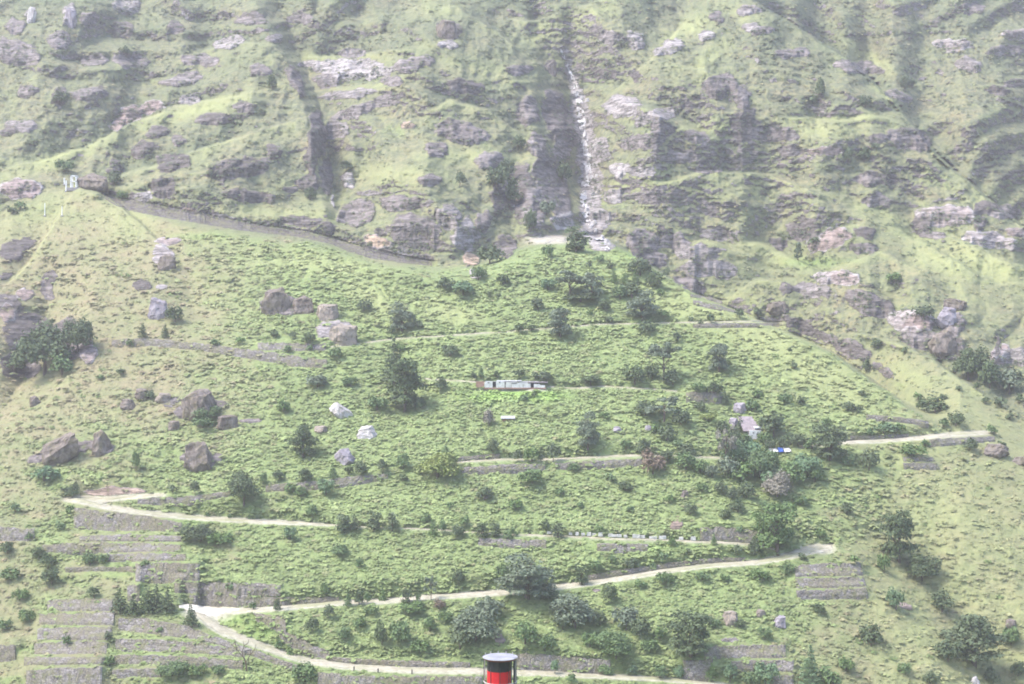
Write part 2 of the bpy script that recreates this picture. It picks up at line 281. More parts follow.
# bare rock: u, v, half width, half height, turn in degrees, tone (0 dark, .5 grey violet, 1 pale; above 1: tan and pink)
ROCKS = """318,128,9,22,-12,.25;296,80,8,18,-20,.3;326,176,8,20,-5,.25;556,118,13,30,-8,.2;546,172,13,24,0,.3;528,112,12,16,0,.4;562,205,9,26,0,.25;536,145,10,12,0,.5;430,180,12,6,0,.4;520,70,14,6,0,.4;30,335,30,24,20,.15;70,340,24,22,10,.2;8,305,16,12,0,.3;285,305,26,10,0,.4;60,452,34,8,-15,.4;100,446,16,8,0,.4;200,408,30,9,-10,.35;200,458,24,8,0,.4;335,330,18,10,0,.7;30,14,6,8,0,.9;15,27,10,8,0,.5;69,14,7,11,0,.8;125,5,16,10,10,.8;122,29,12,8,0,.3;175,28,8,9,0,.3;229,42,18,6,-15,.8;89,94,20,8,-5,.5;61,95,10,10,0,.2;142,109,24,7,-12,1.3
125,121,20,6,-22,1.4;191,99,14,5,-15,.7;158,132,14,6,-12,.2;178,140,8,6,0,.4;216,119,22,7,0,.3;173,163,20,9,-10,.15;237,168,34,11,-8,.15;20,126,18,6,-5,.6;8,132,9,5,0,.2;142,150,16,8,-20,.15
15,53,26,14,10,.5;28,92,12,8,0,.4;244,107,12,6,0,.4;448,29,13,9,0,.15;448,45,12,5,0,.9;313,64,16,5,0,.85;352,69,42,11,3,.9;326,80,14,9,0,.5;413,64,24,8,-15,.5;352,53,14,5,0,.6;349,94,32,5,-6,.7
334,130,14,10,-20,.7;354,112,24,6,-15,.6;382,102,26,5,-12,.5;392,81,12,5,0,.5;461,132,28,12,10,.4;438,150,14,8,10,.4;466,86,20,8,10,.15;408,125,8,4,0,1.7;275,38,9,5,0,.6;316,142,10,18,-15,.1;311,163,6,14,-10,.15
273,153,9,8,0,.2;258,168,12,8,0,.2;489,160,14,9,0,.5;300,18,14,6,0,.5;551,66,7,6,0,.2;612,38,12,8,0,.6;635,41,10,10,0,.8;668,48,18,7,-20,.85;707,36,9,6,0,.9;716,18,9,6,0,.4;604,74,18,5,0,.2;635,76,6,8,0,.15
721,86,18,14,0,.3;742,97,10,12,0,.5;744,125,14,20,10,.2;622,107,20,12,0,.8;655,117,26,8,-10,.7;663,130,14,8,0,.4;696,137,14,6,0,.4;678,158,22,6,0,.5;561,150,10,12,0,.6;569,127,6,24,-8,.15;642,142,26,8,-5,.5
749,10,14,5,0,.6;752,28,10,5,0,.7;793,53,18,6,0,.5;857,67,26,7,5,.5;876,71,10,4,0,.2;774,134,26,10,0,.4;910,139,24,12,10,.4;825,151,22,5,0,1.3;790,152,14,6,0,.5;878,139,12,6,0,.4;1017,35,18,6,0,1.2;1007,51,22,6,0,.5
999,91,12,5,0,.15;1017,83,14,5,0,.2;953,45,22,7,0,1.1;969,64,14,7,0,.6;900,96,16,5,20,.5;972,8,14,6,0,.4;766,29,10,4,0,.5;20,189,24,10,0,1.25;15,249,18,12,-20,.15;28,243,8,6,0,.2;163,257,11,13,0,1.1;168,241,14,4,0,1.2
47,290,7,10,-25,.35;50,277,7,6,0,.15;25,293,10,6,-10,1.4;8,313,10,10,0,1.5;5,276,7,4,0,.15;158,306,9,8,0,.9;162,287,6,3,0,.8;142,285,10,6,0,.2;163,188,14,12,0,.15;142,197,10,6,0,.9;249,196,28,7,4,.2;191,211,8,4,0,1.6;114,168,8,10,0,.15
308,183,12,11,0,.2;291,190,8,4,0,.2;349,180,8,10,0,1;334,200,3,6,0,1;357,213,20,14,-20,.45;400,203,22,9,0,.4;367,193,12,3,0,.6;413,231,28,18,0,.4;425,244,18,8,0,.45;448,216,12,15,10,.6;466,236,13,19,10,.75
377,241,12,7,15,1.85;471,259,9,7,0,1.8;476,274,9,7,0,1;499,196,10,22,0,.15;504,246,12,12,0,.3;301,221,22,6,5,.3;329,229,9,9,20,.2;520,190,16,30,0,.25;536,206,14,24,15,.5;556,190,12,24,0,.35;563,221,14,10,0,.8;548,239,20,4,0,1.6
642,241,18,12,10,.5;675,241,18,9,0,.5;698,252,26,8,0,.62;703,267,24,9,-8,.62;724,270,14,9,0,.6;660,231,6,6,0,.1;719,234,20,6,5,.6;709,170,16,4,0,.4;620,170,10,8,0,1;594,175,9,9,0,1;665,198,24,6,0,.4
945,216,34,12,0,1.15;921,224,12,12,0,.3;980,224,8,8,0,.3;991,240,30,8,8,1.1;932,235,14,4,0,.5;876,201,14,6,0,.5;876,179,22,8,0,.35;830,240,26,10,-22,1.35;865,232,10,8,20,.15;804,230,18,12,0,.3;779,243,10,6,0,.3;862,248,16,6,0,.4
828,278,15,7,0,1.1;846,278,16,8,0,1.2;812,290,22,8,8,.6;787,288,8,6,0,.3;779,308,15,6,0,.2;870,304,30,12,20,.35;911,320,26,12,0,1.1;953,325,12,16,0,.5;1004,213,16,8,0,.5;985,208,12,8,0,.15;1018,232,12,5,0,1.2
919,326,16,10,0,1.3;953,347,12,10,0,.3;921,339,24,10,10,.4;1003,355,14,12,0,1.35;1016,356,14,10,0,.8;997,347,4,12,0,.1;844,343,22,7,15,.4;862,351,12,6,20,.3;932,340,26,8,10,.5
115,492,34,5,0,1.6;677,525,5,7,20,1.6;499,640,5,6,0,1.4;20,365,24,14,0,.2;75,345,14,16,0,.3;88,352,8,14,0,1.2;100,500,20,3,0,.9;600,243,16,6,20,1;600,218,12,10,0,.7;612,195,12,8,0,.8;600,150,10,14,0,.8;640,172,16,5,0,.8
172,402,10,4,-20,.6;250,421,12,2.5,0,.5;905,606,8,5,25,1.45;596,590,5,2,0,1.2;730,640,10,2.5,0,.6
650,257,20,9,20,.3;690,283,22,7,20,.4;806,329,30,6,27,.25;846,350,26,6,29,.3;884,371,14,5,32,.3;640,250,10,8,0,.15;470,240,6,10,0,.8;485,222,8,12,0,.4;340,70,10,8,0,1;365,74,12,7,0,1;130,60,20,8,10,.5;200,60,18,7,0,.5;180,80,24,6,-10,.5;60,40,14,10,0,.5;260,70,10,6,0,.4;95,60,14,6,0,.5;90,20,10,10,0,.4;250,20,16,8,0,.5"""
ROCK = np.zeros_like(L); LIFT = np.zeros_like(L); TONE = np.full_like(L, .42)
wu = 7 * fbm(U / 14, V / 12, 3); wv = 5 * fbm(U / 14 + 70, V / 12, 3)
for row in ROCKS.replace('\n', ';').split(';'):
    u, v, a, b, ang, tone = map(float, row.split(','))
    if a <= 0: continue
    i0, i1 = np.searchsorted(us, [u - 1.5 * a - b - 14, u + 1.5 * a + b + 14]); j0, j1 = int(v - a - b - 14 - vs[0]), int(v + a + b + 14 - vs[0])
    j0 = max(j0, 0); j1 = min(j1, len(vs))
    s = np.s_[j0:j1, i0:i1]
    c_, s_ = math.cos(math.radians(ang)), math.sin(math.radians(ang))
    sc = min(1, b / 7)
    du = U[s] - u + wu[s] * sc; dv = V[s] - v + wv[s] * sc
    q = np.sqrt(((du * c_ + dv * s_) / a) ** 2 + ((-du * s_ + dv * c_) / b) ** 2)
    m = 1 - sstep(.8, 1.12, q)
    step = 1 - sstep(.90, 1.02, q)
    LIFT[s] = np.maximum(LIFT[s], step * (.35 + .65 * np.clip((dv / b + 1.2) / 2, 0, 1)) * min(1.0, (b + 2) / 12))
    TONE[s] = TONE[s] * (1 - m) + tone * m
    ROCK[s] = np.maximum(ROCK[s], m)
facet = fbm(U / 9 + 5, V / 6, 4, .6, ridged=True)
fx = np.floor((U + .5 * V + 9 * W2) / 13) * 5.17 + np.floor((V - .25 * U + 8 * W1) / 9) * 3.31
block = np.sin(fx * 12.9898) * .5                                # broken blocks in the rock
L = L - (LIFT * (.0085 + .0030 * facet + .0022 * block) * (1 - .6 * FAN)).astype(np.float32)

# never fold: the ground only climbs away from the viewer
up = L[::-1]
n = up.shape[0]
stepmin = 0.00022
lin = (np.arange(n) * stepmin)[:, None].astype(np.float32)
up = np.maximum.accumulate(up - lin, axis=0) + lin
L = up[::-1].copy()
Ls = L.copy()
Ls[:, 1:-1] = (L[:, :-2] + 2 * L[:, 1:-1] + L[:, 2:]) / 4       # weathered: the edges of the cliffs are rounded off a little
keep_ = np.abs(np.diff(L, axis=1, prepend=L[:, :1])) > .012
Ls = np.where(keep_, L, Ls)
cliff = 1 - sstep(stepmin * 1.2, stepmin * 2.6, np.abs(np.gradient(L, axis=0)))
k_ = np.exp(-.5 * (np.arange(-10, 11) / 4.2) ** 2); k_ /= k_.sum()
def blur(A, axis=1):
    P = np.pad(A, ((0, 0), (10, 10)) if axis == 1 else ((10, 10), (0, 0)), mode='edge'); out = np.zeros_like(A)
    for q in range(21): out += k_[q] * (P[:, q:q + A.shape[1]] if axis == 1 else P[q:q + A.shape[0], :])
    return out
jump = np.clip(blur(keep_.astype(np.float32)) * 6, 0, 1)
wc = np.clip(blur(blur(cliff.astype(np.float32)), 0) * 1.5, 0, 1) * (1 - jump) * quiet * (1 - .8 * np.clip(LIFT * 1.5, 0, 1))
Ls = Ls * (1 - wc) + blur(Ls) * wc - (wc * mount * (.0030 * fbm(U / 16, V / 9 + 2, 5, .6, ridged=True))).astype(np.float32)
L = Ls - (mount * quiet * (.0011 * fbm(U / 5, V / 4, 3, .6, ridged=True))).astype(np.float32)

def surf(u, v):
    """the point of the ground at these pixels"""
    u = np.asarray(u, float); v = np.asarray(v, float)
    fi = np.interp(u, us, np.arange(len(us))); fj = np.clip(v - vs[0], 0, len(vs) - 1.001)
    i = np.minimum(fi.astype(int), len(us) - 2); j = fj.astype(int)
    a = fi - i; b = fj - j
    l = (L[j, i] * (1 - a) + L[j, i + 1] * a) * (1 - b) + (L[j + 1, i] * (1 - a) + L[j + 1, i + 1] * a) * b
    y = np.exp(l)
    return np.stack([(u - U0) / F_PX * y, y, (V0 - v) / F_PX * y], -1)

def field(A, u, v):
    i = np.clip(np.interp(u, us, np.arange(len(us))).round().astype(int), 0, len(us) - 1)
    j = np.clip(np.round(np.asarray(v) - vs[0]).astype(int), 0, len(vs) - 1)
    return A[j, i]
# ------------------------------------------------------------------ what covers the ground where
gup = np.zeros_like(L); gup[1:-1] = (L[:-2] - L[2:]) / 2
gup = (gup + np.roll(gup, 1, 0) + np.roll(gup, -1, 0)) / 3
steep = 1 - np.clip(gup / GB, 0, 2)
tone_n = fbm(U / 40 + 11, V / 22, 4)
auto = sstep(.38, .95, steep + .5 * fbm(U / 9, V / 6 + 31, 3) + .45 * fbm(U / 70, V / 40, 3)) * mount
TONE = np.where(ROCK > .2, TONE, np.clip(.45 + .5 * tone_n, .05, .95))
ROCK = np.maximum(ROCK * .92, auto * .8)
st = np.interp(vs, [45, 70, 120, 180, 235, 255], [562, 570, 582, 589, 590, 606])[:, None]
sm = (1 - sstep(.4, 1.1, np.abs(U - st - 1 + wu * .6) / np.interp(vs, [45, 90, 120, 200, 255], [5, 8, 13, 15, 14])[:, None])) * sstep(40, 70, V) * (1 - sstep(246, 256, V))
ROCK = np.maximum(ROCK, sm * .95); TONE = TONE * (1 - sm) + sm * (.9 + .25 * fbm(U / 5, V / 5, 2))
ROCK *= (1 - .9 * ROADMASK)
# lush growth, dry grass, bright fresh grass
LUSH = sstep(-.25, .35, FAN * (1.0 - np.abs(U - 520) / 620) * 1.3 - .35 + .85 * fbm(U / 55, V / 26 + 5, 5, .55))
rs = sstep(800, 960, U + .55 * (V - 500)) * sstep(420, 470, V)            # the smooth grass slope on the right
LUSH = LUSH * (1 - .85 * rs)
ls = sstep(330, 150, U) * sstep(480, 380, V) * FAN                          # the dry boulder slope on the left
LUSH = LUSH * (1 - .8 * ls)
DRY = np.clip(.30 + 1.0 * fbm(U / 40 + 3, V / 18, 5, .6) + .32 * ls + .05 * rs, 0, 1)
BRIGHT = np.zeros_like(L)
for u, v, a, b, ang, k in ((690, 28, 42, 9, -38, .9), (575, 20, 60, 8, -22, .8), (862, 52, 40, 5, 32, .9), (200, 108, 60, 8, -16, .8), (60, 156, 55, 8, -20, .8), (445, 6, 26, 8, 0, .9),
        (340, 57, 60, 4, 0, .7), (430, 46, 30, 5, -18, .7), (480, 70, 50, 10, 15, .5), (700, 128, 40, 6, -8, .6), (640, 180, 36, 8, -20, .7), (690, 190, 70, 8, 0, .5), (900, 228, 60, 8, 28, .8),
        (985, 262, 60, 16, 25, .8), (770, 252, 40, 8, 25, .7), (940, 262, 50, 10, 20, .7), (860, 118, 30, 8, 0, .7), (820, 130, 40, 8, 0, .6), (40, 215, 50, 14, -25, .6), (300, 215, 60, 8, 5, .6),
        (760, 332, 80, 26, 32, .85), (825, 378, 66, 22, 30, .85), (960, 520, 90, 60, 30, .5), (690, 310, 50, 14, 20, .6), (905, 375, 40, 18, 32, .5), (130, 215, 25, 30, 40, .6), (320, 262, 80, 12, 5, .5), (480, 155, 60, 10, 0, .5), (400, 175, 50, 10, 0, .5),
        (990, 205, 40, 10, 25, .5), (450, 312, 30, 10, 20, .7), (375, 300, 26, 12, 35, .8), (705, 60, 24, 7, -40, .7), (745, 14, 30, 6, 20, .6), (560, 60, 18, 6, 30, .5)):
    c_, s_ = math.cos(math.radians(ang)), math.sin(math.radians(ang))
    du = U - u + 2 * wu; dv = V - v + wv
    q = ((du * c_ + dv * s_) / a) ** 2 + ((-du * s_ + dv * c_) / b) ** 2
    BRIGHT = np.maximum(BRIGHT, k * np.exp(-q * .8))
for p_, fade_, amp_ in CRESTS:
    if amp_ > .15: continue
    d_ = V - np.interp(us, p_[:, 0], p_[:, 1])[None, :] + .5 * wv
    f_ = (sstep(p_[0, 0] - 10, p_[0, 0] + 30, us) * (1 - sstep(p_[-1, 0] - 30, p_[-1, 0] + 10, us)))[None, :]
    BRIGHT = np.maximum(BRIGHT, .72 * f_ * sstep(-2, 1, d_) * np.exp(-np.maximum(d_, 0) / 7) * np.clip(.7 + 1.1 * W2, 0, 1))  # bright rim below each crest: short dry grass and a painted highlight
SCRUB_SHADE = np.zeros_like(L)                      # thick scrub behind the crests, with shade painted in to set off the ridges
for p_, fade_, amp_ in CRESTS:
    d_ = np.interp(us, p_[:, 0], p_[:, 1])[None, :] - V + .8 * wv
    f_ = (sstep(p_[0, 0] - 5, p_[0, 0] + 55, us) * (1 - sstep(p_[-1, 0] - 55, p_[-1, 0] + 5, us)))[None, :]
    SCRUB_SHADE = np.maximum(SCRUB_SHADE, f_ * sstep(1, 4, d_) * np.exp(-np.maximum(d_, 0) / 13) * (1 - FAN) * (1 - .45 * sstep(560, 640, U)))
SCRUB_SHADE = np.maximum(SCRUB_SHADE, (1 - FAN) * sstep(120, 20, V) * np.clip(.35 + .9 * fbm(U / 60 + 90, V / 40, 4), 0, 1))
BRIGHT = np.maximum(BRIGHT, .42 * smooth_spur * np.clip(.8 + W2, 0, 1)) * (1 - SCRUB_SHADE)
FRESH = np.zeros_like(L)
for u, v, a, b, k in ((512, 393, 40, 6, 1), (545, 396, 22, 5, 1), (488, 397, 16, 5, 1), (245, 624, 30, 9, .55), (262, 632, 26, 7, .5), (205, 236, 30, 5, .4), (815, 262, 30, 5, .5), (640, 255, 20, 4, .6), (150, 523, 60, 3, .4), (110, 575, 30, 3, .35), (640, 548, 60, 2.5, .4)):
    FRESH = np.maximum(FRESH, k * np.exp(-((U - u + wu) / a) ** 2 - ((V - v + .5 * wv) / b) ** 2))
DIRT = np.clip(ROADMASK, 0, 1) * .75
for u, v, a, b in ((207, 611, 24, 9), (818, 549, 18, 5), (80, 499, 16, 3), (548, 240, 22, 4), (515, 389, 34, 2.2), (270, 500, 0.1, .1)):
    DIRT = np.maximum(DIRT, np.exp(-(((U - u) / a) ** 4 + ((V - v) / b) ** 4)))

# ------------------------------------------------------------------ the ground as one sheet
Yg = np.exp(L); X = (U - U0) / F_PX * Yg; Z = TT * Yg
rows = [np.stack([X, Yg, Z], -1)]
# beyond the top the mountain carries on, and below the foot the ground crosses the valley to where the photographer stands
ytop, ztop = Yg[0], Z[0]
back = [np.stack([X[0] * (1 + dy / ytop), ytop + dy, ztop + dz], -1) for dy, dz in ((900, -260), (420, 90), (220, 95), (120, 70), (60, 40), (25, 18))]
yb, zb = Yg[-1], Z[-1]
front = []
for y, z in ((238, -71.5), (225, -73), (205, -71), (180, -62), (150, -47), (125, -37.5), (110, -33), (90, -26.5), (70, -20.5), (50, -14.5), (30, -9), (15, -5), (6, -2.6), (0, -1.8), (-25, 6), (-60, 24)):
    xs = (us - U0) / F_PX * max(y, 130) * (1.0 if y > 130 else 1.25)
    yy = np.minimum(y, yb - 1.0 - (260 - y) * .02) if y > 200 else np.full_like(us, y)
    front.append(np.stack([xs, yy, z + .8 * noise(xs / 14, yy / 9)], -1))
grid = np.concatenate([np.stack(back), rows[0], np.stack(front)], 0)
nr, nc = grid.shape[:2]
me = bpy.data.meshes.new('hillside')
me.vertices.add(nr * nc); me.vertices.foreach_set('co', grid.astype(np.float32).reshape(-1))
idx = np.arange(nr * nc).reshape(nr, nc)
quads = np.stack([idx[1:, :-1], idx[1:, 1:], idx[:-1, 1:], idx[:-1, :-1]], -1).reshape(-1, 4)
me.loops.add(quads.size); me.loops.foreach_set('vertex_index', quads.reshape(-1).astype(np.int32))
me.polygons.add(len(quads)); me.polygons.foreach_set('loop_start', np.arange(0, quads.size, 4, dtype=np.int32))
me.polygons.foreach_set('loop_total', np.full(len(quads), 4, np.int32))
me.polygons.foreach_set('use_smooth', np.ones(len(quads), bool))
def attr(name, chans):
    A = np.ones((nr, nc, 4), np.float32)
    for k, c in enumerate(chans):
        A[:, :, k] = np.concatenate([np.repeat(c[:1], len(back), 0), c, np.repeat(c[-1:], len(front), 0)], 0)
    me.attributes.new(name, 'FLOAT_COLOR', 'POINT').data.foreach_set('color', A.reshape(-1))
attr('cover', (ROCK, TONE * .5, LUSH, DRY))
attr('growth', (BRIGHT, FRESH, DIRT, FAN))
attr('thicket', (SCRUB_SHADE, SCRUB_SHADE, SCRUB_SHADE))
me.update(); me.validate()
hill = bpy.data.objects.new('hillside', me); col.objects.link(hill); hill['kind'] = 'structure'
print('terrain', round(time.time() - T0, 1))

# ------------------------------------------------------------------ materials
class NT:
    def __init__(s, name):
        s.m = bpy.data.materials.new(name); s.m.use_nodes = True; s.t = s.m.node_tree; s.n = s.t.nodes; s.n.clear()
        s.out = s.n.new('ShaderNodeOutputMaterial'); s.b = s.n.new('ShaderNodeBsdfPrincipled')
        s.t.links.new(s.b.outputs[0], s.out.inputs['Surface'])
        s.b.inputs['Specular IOR Level'].default_value = .2
    def new(s, t, **kw):
        n = s.n.new('ShaderNode' + t)
        for k, v in kw.items():
            if k in n.inputs.keys(): s.put(n.inputs[k], v)
            else: setattr(n, k, v)
        return n
    def put(s, inp, v):
        if hasattr(v, 'links') or isinstance(v, bpy.types.NodeSocket): s.t.links.new(v, inp)
        elif isinstance(v, (tuple, list)) and len(v) == 3 and inp.type == 'RGBA': inp.default_value = (*v, 1)
        else: inp.default_value = v
    def mix(s, f, a, b):
        n = s.n.new('ShaderNodeMix'); n.data_type = 'RGBA'
        s.put(n.inputs[0], f); s.put(n.inputs[6], a); s.put(n.inputs[7], b)
        return n.outputs[2]
    def math(s, op, a, b=0.0, clamp=False):
        n = s.n.new('ShaderNodeMath'); n.operation = op; n.use_clamp = clamp
        s.put(n.inputs[0], a); s.put(n.inputs[1], b); return n.outputs[0]
    def noise(s, vec, scale, detail=4, rough=.55, dist=0):
        n = s.new('TexNoise'); s.t.links.new(vec, n.inputs['Vector'])
        n.inputs['Scale'].default_value = scale; n.inputs['Detail'].default_value = detail; n.inputs['Roughness'].default_value = rough; n.inputs['Distortion'].default_value = dist
        return n.outputs['Fac']
    def ramp(s, f, stops):
        n = s.n.new('ShaderNodeValToRGB'); s.t.links.new(f, n.inputs[0])
        e = n.color_ramp.elements
        for p, c in stops[1:-1]: e.new(p)
        for k, (p, c) in enumerate(stops):
            e[k].position = p; e[k].color = (*c, 1) if len(c) == 3 else c
        return n.outputs[0]
    def rng(s, f, a, b, c=0.0, d=1.0):
        n = s.new('MapRange'); s.t.links.new(f, n.inputs[0])
        for k, v in zip((1, 2, 3, 4), (a, b, c, d)): n.inputs[k].default_value = v
        return n.outputs[0]
    def map(s, vec, scale, rot=(0, 0, 0)):
        n = s.n.new('ShaderNodeMapping'); s.t.links.new(vec, n.inputs[0]); n.inputs['Scale'].default_value = scale; n.inputs['Rotation'].default_value = rot
        return n.outputs[0]
    def bump(s, h, strength, dist=.3):
        n = s.new('Bump'); n.inputs['Strength'].default_value = strength; n.inputs['Distance'].default_value = dist
        s.t.links.new(h, n.inputs['Height']); s.t.links.new(n.outputs[0], s.b.inputs['Normal'])
    def color(s, c, rough=.9):
        s.put(s.b.inputs['Base Color'], c); s.b.inputs['Roughness'].default_value = rough

C_LUSH, C_LUSH2 = (.150, .198, .077), (.208, .256, .103)
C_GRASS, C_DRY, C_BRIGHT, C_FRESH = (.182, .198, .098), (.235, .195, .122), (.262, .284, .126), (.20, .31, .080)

def ground_material():
    k = NT('hillside_ground')
    geo = k.new('NewGeometry').outputs['Position']
    a1 = k.new('Attribute', attribute_name='cover'); a2 = k.new('Attribute', attribute_name='growth')
    s1 = k.new('SeparateColor'); k.t.links.new(a1.outputs['Color'], s1.inputs[0])
    s2 = k.new('SeparateColor'); k.t.links.new(a2.outputs['Color'], s2.inputs[0])
    rock, tone, lush, dry = s1.outputs[0], s1.outputs[1], s1.outputs[2], a1.outputs['Alpha']
    bright, fresh, dirt = s2.outputs[0], s2.outputs[1], s2.outputs[2]
    n1 = k.noise(geo, .9, 5, .6); n2 = k.noise(k.map(geo, (1, 1, 2.2)), .22, 5, .6); n3 = k.noise(geo, .05, 3)
    n5 = k.noise(geo, .42, 6, .68)
    strata = k.noise(k.map(geo, (.25, .25, 1.6), (0, .12, 0)), .55, 6, .62, .4)
    grass = k.mix(k.math('ADD', k.rng(n2, .35, .65, -.25, .25), dry, True), C_GRASS, C_DRY)
    g2 = k.mix(k.rng(n1, .35, .65), C_LUSH, C_LUSH2)
    grass = k.mix(k.math('ADD', lush, k.rng(n2, .35, .65, -.3, .3), True), grass, g2)
    fan = a2.outputs['Alpha']
    wild = k.math('MULTIPLY', k.math('SUBTRACT', 1.0, fan), k.math('SUBTRACT', 1.0, k.math('MULTIPLY', bright, .8)))
    grass = k.mix(k.math('MULTIPLY', k.rng(n5, .42, .58), k.math('MULTIPLY', wild, .85)), grass, (.110, .122, .082))
    a3 = k.new('Attribute', attribute_name='thicket')
    grass = k.mix(k.math('MULTIPLY', a3.outputs['Fac'], k.rng(n1, .3, .6, .5, 1)), grass, (.085, .108, .062))  # dark scrub colour, including the shade painted behind the crests
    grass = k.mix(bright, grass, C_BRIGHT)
    grass = k.mix(k.math('MULTIPLY', fresh, .9), grass, C_FRESH)
    grass = k.mix(k.rng(n1, .30, .5, .16, 0), grass, (.08, .095, .045))
    # stone tones
    t2 = k.math('MULTIPLY', tone, 2.0)
    base = k.ramp(tone, [(0, (.080, .070, .066)), (.22, (.172, .150, .145)), (.5, (.32, .294, .288)), (.62, (.24, .190, .180)), (.75, (.31, .24, .21)), (1, (.42, .31, .21))])
    led = k.noise(k.map(geo, (.30, .30, 1.5), (0, .2, 0)), .22, 7, .7, .6)
    ledge_line = k.rng(k.math('ABSOLUTE', k.math('SUBTRACT', led, .5)), 0, .035, .45, 1)
    crack = k.math('MULTIPLY', k.math('MULTIPLY', k.rng(strata, .38, .6, .6, 1.25), ledge_line), k.rng(n5, .35, .65, .75, 1.25))
    mulc = k.n.new('ShaderNodeMix'); mulc.data_type = 'RGBA'; mulc.blend_type = 'MULTIPLY'; mulc.inputs[0].default_value = 1
    k.t.links.new(base, mulc.inputs[6]); cc = k.new('CombineColor'); [k.t.links.new(crack, cc.inputs[q]) for q in range(3)]
    k.t.links.new(cc.outputs[0], mulc.inputs[7])
    stone = mulc.outputs[2]
    stone = k.mix(k.rng(n1, .55, .75, 0, .5), stone, (.13, .14, .075))      # lichen and grass in the cracks
    rockf = k.math('ADD', rock, k.math('MULTIPLY', k.rng(strata, .3, .7, -.35, .35), k.math('MULTIPLY', rock, 1.6, True)), True)
    rockf = k.rng(k.math('ADD', rockf, k.rng(n5, .3, .7, -.42, .42)), .34, .66)
    c = k.mix(rockf, grass, stone)
    c = k.mix(dirt, c, k.mix(k.rng(n1, .35, .65), (.30, .27, .21), (.46, .43, .36)))
    k.color(c, .95)
    h = k.math('ADD', k.math('MULTIPLY', n1, .9), k.math('MULTIPLY', k.math('MULTIPLY', strata, rockf), 2.2))
    k.bump(h, .6, .6)
    return k.m
me.materials.append(ground_material())

def leaf_material(name, c1, c2, c3, rough=.7, trans=.12):
    k = NT(name)
    oi = k.new('ObjectInfo'); geo = k.new('NewGeometry')
    n = k.noise(geo.outputs['Position'], .9, 2)
    c = k.mix(geo.outputs['Random Per Island'], c1, c2)
    c = k.mix(k.math('MULTIPLY', k.rng(oi.outputs['Random'], 0, 1), .85), c, c3)
    k.color(c, rough)
    tr = k.n.new('ShaderNodeBsdfTranslucent'); k.t.links.new(c, tr.inputs[0])
    ms = k.n.new('ShaderNodeMixShader'); ms.inputs[0].default_value = trans
    k.t.links.new(k.b.outputs[0], ms.inputs[1]); k.t.links.new(tr.outputs[0], ms.inputs[2]); k.t.links.new(ms.outputs[0], k.out.inputs['Surface'])
    return k.m
def stone_material(name, c1, c2, c3, scale=1.5, rough=.95, bump=.8):
    k = NT(name); geo = k.new('NewGeometry').outputs['Position']
    v = k.new('TexVoronoi'); k.t.links.new(k.map(geo, (1, 1, 1.7)), v.inputs['Vector']); v.inputs['Scale'].default_value = scale
    e = k.new('TexVoronoi', feature='DISTANCE_TO_EDGE'); k.t.links.new(k.map(geo, (1, 1, 1.7)), e.inputs['Vector']); e.inputs['Scale'].default_value = scale
    sp = k.new('SeparateColor'); k.t.links.new(v.outputs['Color'], sp.inputs[0])
    c = k.mix(sp.outputs[0], c1, c2)
    n = k.noise(geo, .16, 6, .65)
    c = k.mix(k.rng(n, .42, .62), c, c3)
    c = k.mix(k.rng(e.outputs['Distance'], 0, .07, .75, 0), c, (.05, .045, .045))
    n2 = k.noise(geo, .8, 5, .65)
    c = k.mix(k.rng(n2, .46, .64, 0, .8), c, (.165, .165, .085))
    k.color(c, rough); k.bump(k.math('MINIMUM', e.outputs['Distance'], .12), bump, .8)
    return k.m
def plain_material(name, c, rough=.6, var=.25, scale=2.0, metal=0.0, c2=None):
    k = NT(name); geo = k.new('NewGeometry').outputs['Position']
    n = k.noise(geo, scale, 5, .6)
    dark = c2 or tuple(x * (1 - var) for x in c)
    k.color(k.mix(k.rng(n, .35, .65), dark, c), rough); k.b.inputs['Metallic'].default_value = metal
    k.bump(n, .25, .05)
    return k.m
def road_material(name, c1, c2, c3):
    k = NT(name); geo = k.new('NewGeometry').outputs['Position']
    n = k.noise(geo, .07, 4, .6); f = k.noise(geo, .9, 5, .65)
    c = k.mix(k.rng(f, .35, .65), c2, c1)
    c = k.mix(k.rng(n, .47, .62, 0, .8), c, c3)
    k.color(c, .95); k.bump(f, .5, .15)
    return k.m
def rock_material(name, c1, c2, c3):
    k = NT(name); geo = k.new('NewGeometry').outputs['Position']
    s = k.noise(k.map(geo, (1.0, 1.0, .45)), .9, 6, .65, .5); n = k.noise(geo, .5, 4)
    c = k.mix(k.rng(s, .38, .62), c1, c2)
    c = k.mix(k.rng(n, .5, .68, 0, .8), c, c3)
    k.color(c, .95); k.bump(s, .9, .5)
    return k.m
M = {}
M['leaf_dark'] = leaf_material('dark_leaves', (.058, .088, .042), (.108, .146, .066), (.112, .145, .082))
M['leaf_mid'] = leaf_material('green_leaves', (.090, .150, .050), (.150, .220, .078), (.12, .175, .085))
M['leaf_pale'] = leaf_material('pale_leaves', (.11, .17, .09), (.17, .235, .12), (.13, .21, .11))
M['leaf_grey'] = leaf_material('grey_leaves', (.105, .140, .090), (.180, .215, .140), (.14, .175, .12))
M['leaf_lime'] = leaf_material('yellow_green_leaves', (.17, .215, .065), (.24, .28, .09), (.19, .23, .08))
M['leaf_red'] = leaf_material('reddish_twigs', (.16, .105, .085), (.23, .16, .12), (.19, .15, .11))
M['leaf_twig'] = leaf_material('pale_twigs', (.21, .19, .16), (.28, .26, .21), (.2, .2, .16))
M['bark'] = plain_material('bark', (.13, .10, .08), .95, .4, 6)
M['bark_grey'] = plain_material('grey_bark', (.24, .21, .20), .95, .4, 6)
M['stone'] = stone_material('terrace_stone', (.140, .126, .120), (.275, .254, .244), (.185, .165, .125))
